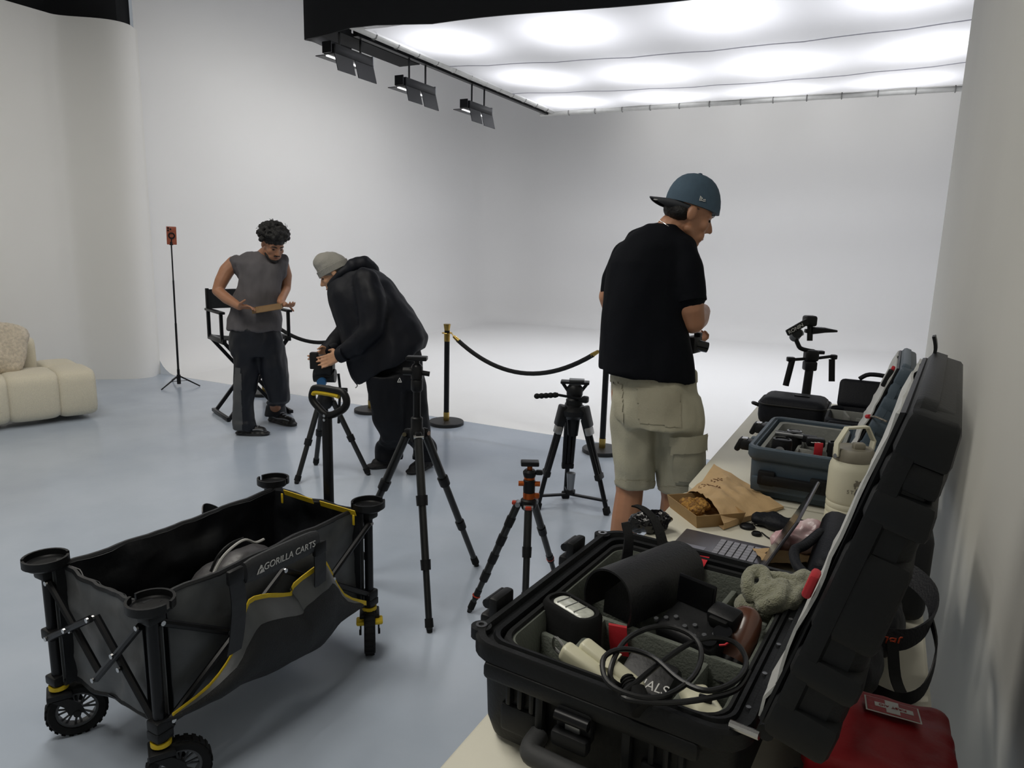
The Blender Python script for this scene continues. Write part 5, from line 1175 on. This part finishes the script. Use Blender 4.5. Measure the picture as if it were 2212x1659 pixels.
MB().tube(smooth([(-.06, 3.60, TZ + .27), (-.02, 3.60, TZ + .295), (.06, 3.60, TZ + .29), (.11, 3.59, TZ + .26)], 4), .010, 8).build('carry_handle', NYL, b2)
MB().tube(smooth([(.10, 3.22, TZ + .13), (.12, 3.15, TZ + .17), (.14, 3.05, TZ + .19)], 4), .006, 6).build('shoulder_strap', BLK, b2)
# gimbal
GD = 3.72
def G(px, py, a=0.): return dp(px, py, GD + a)
gbt = G(1739, 872); 
gm = thing('camera_gimbal', 'black handheld camera gimbal with twin side grips standing on the far table', 'gimbal', V((gbt.x, gbt.y, TZ)))
gq = gz(1736, 893, TZ); gq = G(1737.5, 886); gq.z = max(gq.z, TZ + .002)
hdl = MB().cyl(V((gbt.x, gbt.y, TZ)) - RIGHT * .004, G(1748, 800), .0235, .021, n=18).build('main_grip', BLK, gm); MB().lathe(V((gbt.x, gbt.y, TZ)), [(.03, 0), (.03, .008), (.024, .012)], 18).build('base_cap', BLKM, gm)
gt = axes(RIGHT, AWAY, UP)
MB().rbox(G(1749, 790), (.062, .055, .05), .010, 3, gt).build('control_panel', BLK, gm); MB().rbox(G(1759, 792), (.02, .02, .03), .005, 2, gt).build('trigger', BLKM, gm)
MB().rbox(G(1752, 768), (.068, .06, .06), .014, 3, gt).build('pan_motor', BLK, gm); MB().rbox(G(1770, 761), (.045, .035, .018), .004, 2, gt).build('roll_lock', BLKM, gm)
bl = MB().cyl(G(1740, 775), G(1710, 777), .008, n=10).build('side_bar', BLKM, gm); gl_ = MB().cyl(G(1712, 775), G(1697, 833), .0155, n=14).build('side_grip', RUB, gm); MB().rbox(G(1708, 776), (.04, .03, .025), .006, 2, gt).build('grip_joint', BLKM, bl)
bl = MB().cyl(G(1764, 774), G(1802, 769), .008, n=10).build('side_bar', BLKM, gm); MB().cyl(G(1797, 776), G(1796.5, 824), .0155, n=14).build('side_grip', RUB, gm); MB().rbox(G(1801, 771), (.03, .03, .025), .006, 2, gt).build('grip_joint', BLKM, bl)
MB().tube(smooth([G(1758, 759), G(1745, 757), G(1729, 752), G(1723, 742), G(1718, 730)], 4), .0115, 10).build('lower_arm', BLK, gm)
MB().cyl(G(1716, 728, .02), G(1722, 720, -.04), .026, n=20).build('roll_motor', BLK, gm); MB().cyl(G(1727, 720, -.02), G(1731, 718, -.03), .018, n=16).build('motor_cap', GREYM, gm)
ra, rb = G(1703, 718, -.035), G(1741, 696, -.035); rd = (rb - ra).normalized(); ru = UP - rd * UP.dot(rd); ru.normalize()
arm = MB().rbox((ra + rb) / 2, ((rb - ra).length + .02, .018, .034), .006, 2, axes(rd, ru.cross(rd), ru)).build('upper_arm', BLK, gm)
text('lettering', 'RONIN', .027, ra.lerp(rb, .38) - AWAY * .0105 - rd.cross(ru) * 0, rd, ru, WHT, arm, .0006)
MB().rbox(G(1749, 693), (.062, .06, .055), .012, 3, gt).build('tilt_motor', BLK, gm); MB().cyl(G(1750, 700), G(1749, 736), .0145, n=14).build('tilt_post', BLK, gm)
MB().loft([ring(G(1752, 714), UP * .020, AWAY * .022, 12, 4), ring(G(1780, 713), UP * .014, AWAY * .022, 12, 4), ring(G(1806, 715), UP * .006, AWAY * .018, 12, 4)]).build('camera_plate', BLKM, gm)
MB().rbox(G(1772, 708), (.03, .03, .006), .002, 1, gt).build('plate_clip', GREYM, gm); MB().rbox(G(1743, 715), (.02, .03, .02), .004, 2, gt).build('plate_knob', BLK, gm)

# ================================================================== THINGS ON THE NEAR TABLE
# bottle
btl = gz(1824, 1140, TZ); bt = thing('insulated_bottle', 'large cream insulated bottle with a grey lid and folding handle', 'bottle', btl)
CRM = mat('cream_powder_coat', 'd6d3bd', .5, var=.04, bump=.05, bscale=300); GL = mat('warm_grey_lid', '8a8577', .5)
def Z(): return MB(M.Translation(btl))
R_ = .064
Z().lathe((0, 0, 0), [(R_ * .93, .018), (R_ * .97, .024), (R_ * .97, .05), (R_ * .945, .053), (R_ * .97, .056), (R_ * .97, .068), (R_ * .945, .071), (R_ * .97, .074), (R_ * .97, .086), (R_ * .945, .089), (R_ * .97, .092), (R_, .10), (R_, .19), (R_ * .96, .205), (R_ * .86, .222)], 36).build('body', CRM, bt)
Z().lathe((0, 0, 0), [(R_ * .9, 0), (R_ * .93, .004), (R_ * .93, .02)], 30).build('base_ring', GL, bt)
ld = Z().lathe((0, 0, .22), [(R_ * .88, 0), (R_ * .90, .004), (R_ * .90, .030), (R_ * .80, .038), (R_ * .72, .036), (0, .036)], 36).build('lid', GL, bt)
Z().rbox((.012, .0, .264), (.034, .026, .020), .005, 2, rotz(.4)).build('spout_cover', GL, ld)
hv = (RIGHT * .95 + AWAY * .3).normalized()
hh = [hv * -.064 + UP * .235, hv * -.066 + UP * .275, hv * -.036 + UP * .320, hv * .040 + UP * .320, hv * .070 + UP * .275, hv * .064 + UP * .235]
Z().band([p for p in hh], -hv.cross(UP) * .009, .006).build('handle', CRM, bt)
for s in (-1, 1): Z().cyl(hv * s * .056 + UP * .236, hv * s * .068 + UP * .236, .007, n=12).build('hinge_pin', GREYM, bt)
nd = (EYE - btl); nd.z = 0; nd.normalize(); nd = (rotz(math.radians(22)) @ nd); tx = -nd.cross(UP)
for i, ch in enumerate('STANLEY'):
    aa = math.radians(-24 + 9.5 * i); nv = rotz(aa) @ nd; text('lettering', ch, .016, btl + nv * (R_ + .0004) + UP * .135, UP.cross(nv), UP, GL, bt, .0004)
bearp = btl + nd * (R_ + .0003) + UP * .155; bx_ = UP.cross(nd)
bear = MB()
for poly in ([(-.014, .0), (.013, .0), (.015, .009), (.006, .013), (-.008, .012), (-.015, .008)], [(-.012, -.008), (-.007, -.008), (-.007, .002), (-.012, .002)], [(.006, -.008), (.011, -.008), (.011, .002), (.006, .002)], [(.010, .008), (.019, .010), (.018, .016), (.012, .015)], [(-.008, .012), (-.012, .018), (-.004, .018), (-.001, .013), (.004, .018), (.007, .012)]): bear.prism(poly, bearp, bx_, UP, nd * .0005)
bear.build('emblem', GL, bt)
# laptop
SG = mat('space_grey', '6d6c74', .35, .7, var=.05); lrz = math.radians(-3); lpc = V((-.335, 1.855, TZ))
lap = thing('laptop', 'open silver-grey laptop seen from the side behind the black case', 'laptop', lpc, lrz)
LMX = M.Translation(lpc) @ M.Rotation(lrz, 4, 'Z')
def LP(): return MB(LMX)
LP().rbox((0, 0, .008), (.245, .345, .015), .005, 2).build('base', SG, lap)
dk = LP().box((.045, 0, .0158), (.115, .285, .0006)).build('key_well', BLK, lap)
km = MB().rbox((0, 0, 0), (.0165, .0165, .002), .0008, 1).mesh('key'); KEYM = mat('pale_key', '8f8f98', .45)
for r in range(6):
    for q in range(15):
        o = put('key', km if (r == 0 and q == 0) else km.copy(), KEYM, lap, world=False, recalc=False, sharp=None); o.location = (-.003 + .0192 * r, -.133 + .019 * q, .0172)
LP().box((-.07, 0, .0158), (.075, .12, .0008)).build('trackpad', mat('trackpad_grey', '7a7982', .3, .5), lap)
scn = LMX @ M.Translation((.123, 0, .016)) @ M.Rotation(math.radians(26), 4, 'Y')
MB(scn).rbox((.0, 0, .118), (.007, .345, .236), .003, 2).build('screen_lid', SG, lap); MB(scn).box((-.0038, 0, .12), (.001, .335, .224)).build('screen', BLKG, lap); LP().cyl((.123, -.13, .012), (.123, .13, .012), .009, n=10).build('hinge', BLK, lap)
# food box and paper bag
fx0 = gz(1505, 1141, TZ); e1 = (gz(1447, 1096, TZ) - fx0); e1.z = 0; L1 = e1.length; e1.normalize(); e2 = V((-e1.y, e1.x, 0)); e2 = e2 if e2.dot(RIGHT) > 0 else -e2
KB = mat('kraft_box', 'a08257', .75, var=.1, vscale=20, bump=.08)
fb_ = thing('takeaway_box', 'open kraft card box of fried food half inside a paper bag', 'box', fx0 + e1 * L1 / 2 + e2 * .08)
def side(o_, d, L, out): MB().prism([(0, 0), (L, 0), (L + .008, .042), (-.008, .042)], o_, d, UP + out * .22, out * -.0025).build('box_side', KB, fb_)
W2 = .15
MB().prism([(0, 0), (L1, 0), (L1, W2), (0, W2)], fx0 + UP * .001, e1, e2, UP * .003).build('box_base', KB, fb_)
side(fx0, e1, L1, -e2); side(fx0 + e2 * W2, e1, L1, e2); side(fx0, e2, W2, -e1); side(fx0 + e1 * L1, e2, W2, e1)
FRY = mat('golden_crust', 'b98a3c', .75, var=.5, vscale=90, bump=.8, bscale=140, col2='6b4420'); random.seed(5)
fdm = fx0 + e1 * L1 / 2 + e2 * .06
for i in range(7):
    p = fdm + e1 * random.uniform(-.04, .04) + e2 * random.uniform(-.03, .03) + UP * random.uniform(.018, .034)
    o = MB(); o.ell(p, (.026, .020, .016), rotz(random.random() * 3)); o.ell(p + e1 * .014 + UP * .006, (.017, .02, .014), rotz(random.random() * 3))
    ob = put('fried_chicken_piece', remesh(o, .0035, 1, lambda q: .0035 * noise.noise(q * 130)), FRY, None, sharp=180, recalc=False)
    tag(ob, 'golden fried chicken piece in the open kraft box', 'food', 'fried chicken pieces in the kraft box')
pb = thing('paper_bag', 'crumpled brown paper bag with dark stamped print on the near table', 'bag', gz(1600, 1080, TZ))
c00, c10, c11, c01 = gz(1479, 1082, TZ), gz(1562, 1146, TZ), gz(1692, 1100, TZ), gz(1540, 1027, TZ)
N = 22; upg = []; lo_g = []
for i in range(N + 1):
    r = []; r2 = []
    for j in range(N + 1):
        u, v = i / N, j / N; p = c00.lerp(c10, u).lerp(c01.lerp(c11, u), v)
        e = (math.sin(PI * min(max(u, .02), .98)) ** .45); k = .062 * (1 - .75 * v ** 1.5) * e + .004
        p2 = p + UP * (k + .010 * noise.noise(V((u * 5, v * 6, 1))) * e + .006 * noise.noise(V((u * 14, v * 9, 4))) * e + (.03 * (v - .6) * (1 - u) ** 2 * 3 if v > .6 else 0)); r.append(p2); r2.append(p + UP * .003)
    upg.append(r); lo_g.append(r2)
PBM = mat('kraft_paper', 'c8a87c', .75, var=.1, vscale=14, bump=.35, bscale=28)
MB().sheet(upg, .0015).build('upper_face', PBM, pb); MB().sheet(lo_g, .0012).build('under_face', PBM, pb)
for i, edge in enumerate(((0, 0), (N, 0))): MB().sheet([[lo_g[edge[0]][j], upg[edge[0]][j]] for j in range(N + 1)], .001).build('side_fold', PBM, pb)
PRT = mat('brown_print', '6d4a2a', .8); prt = MB()
for cu, cv in ((.25, .22), (.32, .32), (.38, .45), (.22, .62), (.27, .68)):
    for k in range(6):
        i, j = cu + .05 * math.cos(k * 1.05) + random.uniform(-.01, .01), cv + .05 * math.sin(k * 1.05); a = upg[int(i * N)][int(j * N)]; prt.ell(a + (upg[int(i * N) + 1][int(j * N)] - a) * ((i * N) % 1) + UP * .0025, (random.uniform(.003, .007), .003, .0012), rotz(random.random() * 3), 8, 5)
prt.build('stamped_print', PRT, pb)
# pouch, lens cap, keys, pink bag, brown wrapper
po = thing('drawstring_pouch', 'black drawstring pouch lying between the paper bag and the laptop', 'pouch', gz(1675, 1125, TZ)); m_ = MB()
pc_ = gz(1676, 1128, TZ + .02); m_.ell(pc_, (.065, .042, .026), rotz(-.3)); m_.ell(pc_ + RIGHT * .05 - AWAY * .01, (.045, .035, .02), rotz(.2)); m_.ell(pc_ - RIGHT * .04 + AWAY * .02, (.03, .03, .018))
blob('pouch', m_, NYL, po, .006, 2, wr(.006, 30)); MB().tube(smooth([gz(1645, 1150, TZ + .004), gz(1668, 1165, TZ + .004), gz(1700, 1160, TZ + .004), gz(1690, 1148, TZ + .006)], 5), .002, 5).build('drawstring', BLK, po)
for px_c, py_c, r_, lab in ((1614, 1140, .022, 'round black lens cap beside the paper bag'), (1634, 1156, .014, 'small black round cap beside the larger lens cap')):
    q = gz(px_c, py_c, TZ); o = thing('round_lens_cover', lab, 'lens cap', q); MB().lathe(q, [(r_, 0), (r_, .007), (r_ * .85, .010), (r_ * .8, .007), (0, .007)], 24).build('cap_disc', BLK, o); MB().tube([q + V((r_ * 1.02 * math.cos(t * PI / 8), r_ * 1.02 * math.sin(t * PI / 8), .0045)) for t in range(16)], .0015, 5, closed=True).build('cap_ridge', BLKM, o)
ky = thing('key_ring', 'silver keys on a ring beside the black pouch', 'keys', gz(1632, 1130, TZ)); q = gz(1632, 1130, TZ + .006)
MB().tube([q + V((.012 * math.cos(t * PI / 6), .012 * math.sin(t * PI / 6), 0)) for t in range(12)], .0015, 5, closed=True).build('ring', CHR, ky); MB().rbox(q + RIGHT * .018, (.03, .009, .003), .001, 1, rotz(.2)).build('key_blade', CHR, ky)
pk = thing('pink_plastic_bag', 'crumpled translucent pink plastic bag behind the laptop screen', 'bag', gz(1735, 1165, TZ)); m_ = MB()
q = gz(1740, 1170, TZ + .035); m_.ell(q, (.085, .06, .045), rotz(.5)); m_.ell(q + RIGHT * .06 + AWAY * .02, (.06, .05, .035)); m_.ell(q - RIGHT * .06 + AWAY * .0, (.04, .04, .03)); m_.ell(q + UP * .02 + RIGHT * .02, (.05, .05, .04))
PKM = mat('pink_film', 'd9c3c4', .3, var=.3, vscale=16, col2='bd8088', spec=.6); blob('bag_film', m_, PKM, pk, .006, 1, lambda p: .014 * noise.noise(p * 24) + .007 * noise.noise(p * 55))
bw = MB(); q = gz(1712, 1208, TZ + .012)
bw.sheet([[q + RIGHT * (.19 * (i / 12 - .5)) + AWAY * (.09 * (j / 8 - .5)) + UP * (.010 + .012 * noise.noise(V((i * .5, j * .6, 2)))) for i in range(13)] for j in range(9)], .001)
tag(bw.build('paper_wrapper', PBM), 'flat crumpled brown paper wrapper beside the laptop hinge', 'paper')
# dark bags between the case and the wall
ub = thing('laptop_bag', 'black padded bag with a loop handle behind the black case', 'bag', (-.06, 1.62, TZ))
m_ = MB(); m_.rbox((-.045, 1.72, TZ + .10), (.09, .36, .20), .03, 3, M.Rotation(.18, 3, 'Y')); m_.build('body', NYL, ub)
MB().tube(smooth([gz(1772, 1150, .93), gz(1738, 1178, .93), gz(1716, 1190, .93), gz(1722, 1222, .92), gz(1748, 1248, .915)], 5), .011, 10).build('handle', NYL, ub)
wb = thing('tall_black_bag', 'tall black padded bag standing against the right wall', 'bag', (.075, 1.93, TZ))
MB().rbox((.075, 1.93, TZ + .112), (.175, .34, .222), .03, 4).build('body', mat('black_foam', '15171b', .75), wb); MB().rbox((.05, 1.80, TZ + .228), (.06, .02, .02), .006, 2, rotz(.5)).build('grey_tab', GREYM, wb)
jb = thing('sling_bag', 'dark sling bag with a looped shoulder strap and orange lettering', 'bag', (.05, 1.55, TZ))
m_ = MB(); m_.ell((.065, 1.62, TZ + .065), (.055, .12, .07)); m_.ell((.015, 1.43, TZ + .055), (.065, .10, .06)); blob('body', m_, mat('navy_nylon_bag', '10131d', .6, bump=.2), jb, .01, 3, wr(.01, 14))
S1 = smooth([(.04, 1.62, TZ + .12), (.10, 1.72, TZ + .14), (.155, 1.66, TZ + .13), (.158, 1.58, TZ + .105), (.12, 1.52, TZ + .085), (.07, 1.50, TZ + .08)], 5)
jst = MB().band(S1, [V((0, .0, .020)) + V((.006, .01, 0))] * len(S1), .004).build('shoulder_strap', mat('webbing', '0f1118', .7, bump=.3, bscale=200), jb)
MB().band(smooth([(.158, 1.60, TZ + .10), (.168, 1.53, TZ + .07), (.15, 1.46, TZ + .02), (.11, 1.42, TZ + .008), (.06, 1.43, TZ + .01)], 5), (0, .006, .010), .003).build('strap_tail', BLK, jb)
MB().band(smooth([(.09, 1.50, TZ + .08), (.10, 1.46, TZ + .03), (.115, 1.43, TZ + .01)], 4), (.010, .004, .0), .003).build('strap_tail', BLK, jb)
text('lettering', 'JBL', .026, V((.087, 1.497, TZ + .083)), (-1, -.25, .05), (0, .3, -1), mat('orange_print', 'e2552b', .6), jst, .0006)
# first aid kit
fk = thing('first_aid_kit', 'red fabric first aid pouch with a white cross label beside the wall', 'first aid kit', (.07, 1.19, TZ))
m_ = MB(); m_.rbox((.070, 1.165, TZ + .050), (.205, .21, .098), .016, 3); m_.ell((.07, 1.17, TZ + .085), (.10, .10, .022))
RF = mat('red_nylon', 'a5141e', .55, var=.2, vscale=10, bump=.15, bscale=60); fko = blob('pouch', m_, RF, fk, .007, 3, wr(.006, 16))
MB().tube(smooth([(.072 + x, 1.165 + y, TZ + .055) for x, y in rrect(.105, .100, .035)], 1, True), .004, 6, closed=True).build('zip', mat('dark_red_zip', '7d1018', .6), fk)
lb0 = V((.085, 1.205, TZ + .1115)); lu = V((-1, -.1, .05)).normalized(); lv = V((.06, -.92, .12)).normalized(); lw = lu.cross(lv).normalized(); lw = lw if lw.z > 0 else -lw
MB().prism([(-.040, -.026), (.040, -.026), (.040, .026), (-.040, .026)], lb0, lu, lv, lw * .001).build('label_border', WHT, fk)
MB().prism([(-.0375, -.0235), (.0375, -.0235), (.0375, .0235), (-.0375, .0235)], lb0 + lw * .0008, lu, lv, lw * .001).build('label_field', RF, fk)
MB().prism([(-.030, -.007), (-.010, -.007), (-.010, -.022), (.010, -.022), (.010, -.007), (.026, -.007), (.026, .007), (.010, .007), (.010, .020), (-.010, .020), (-.010, .007), (-.030, .007)], lb0 + lw * .0016, lu, lv, lw * .001).build('white_cross', WHT, fk)
text('lettering', 'FIRST AID', .0095, lb0 + lw * .003, lu, lv, RF, fk, .0003)
gs = thing('blue_film_pack', 'dark blue glossy plastic pack at the bottom edge beside the first aid kit', 'pack', (.0, 1.05, TZ))
m_ = MB(); m_.rbox((.0, 1.03, TZ + .03), (.10, .10, .06), .02, 3); blob('film', m_, mat('blue_gloss_film', '16203c', .12, bump=.4, bscale=30), gs, .006, 1, lambda p: .008 * noise.noise(p * 40))
ot = thing('orange_pouch', 'bright orange-red fabric tip poking up before the first aid kit', 'pouch', (.08, 1.05, TZ)); m_ = MB(); m_.ell((.08, 1.03, TZ + .035), (.035, .035, .04)); m_.ell((.07, 1.045, TZ + .07), (.018, .012, .02)); blob('fabric', m_, mat('orange_red_fabric', 'd8401c', .6), ot, .006, 2)

# black glossy wrap at the table edge, and a scrap of tissue by the left wall
gw_ = thing('black_plastic_wrap', 'crumpled glossy black plastic bag at the table edge beside the leather straps', 'plastic bag', gz(1412, 1128, TZ))
m_ = MB(); q = gz(1408, 1126, TZ + .03); m_.ell(q, (.055, .04, .032), rotz(.6)); m_.ell(q - RIGHT * .035 - UP * .005, (.035, .035, .028)); m_.ell(q + RIGHT * .03 + UP * .01, (.03, .025, .022)); blob('film', m_, mat('black_gloss_film', '0a0a0d', .18, bump=.4, bscale=40), gw_, .005, 1, lambda p: .010 * noise.noise(p * 45) + .004 * noise.noise(p * 110))
tq = gz(309, 803); m_ = MB(); m_.ell(tq + UP * .02, (.05, .03, .02)); m_.ell(tq + UP * .045 + V((.01, .01, 0)), (.02, .02, .03))
tag(put('crumpled_tissue', remesh(m_, .008, 1, lambda p: .01 * noise.noise(p * 30)), mat('white_tissue', 'e8e8e6', .8), None, sharp=180, recalc=False), 'small crumpled white tissue on the floor at the foot of the left wall', 'tissue')

bpy.data.scenes.remove(WORK)
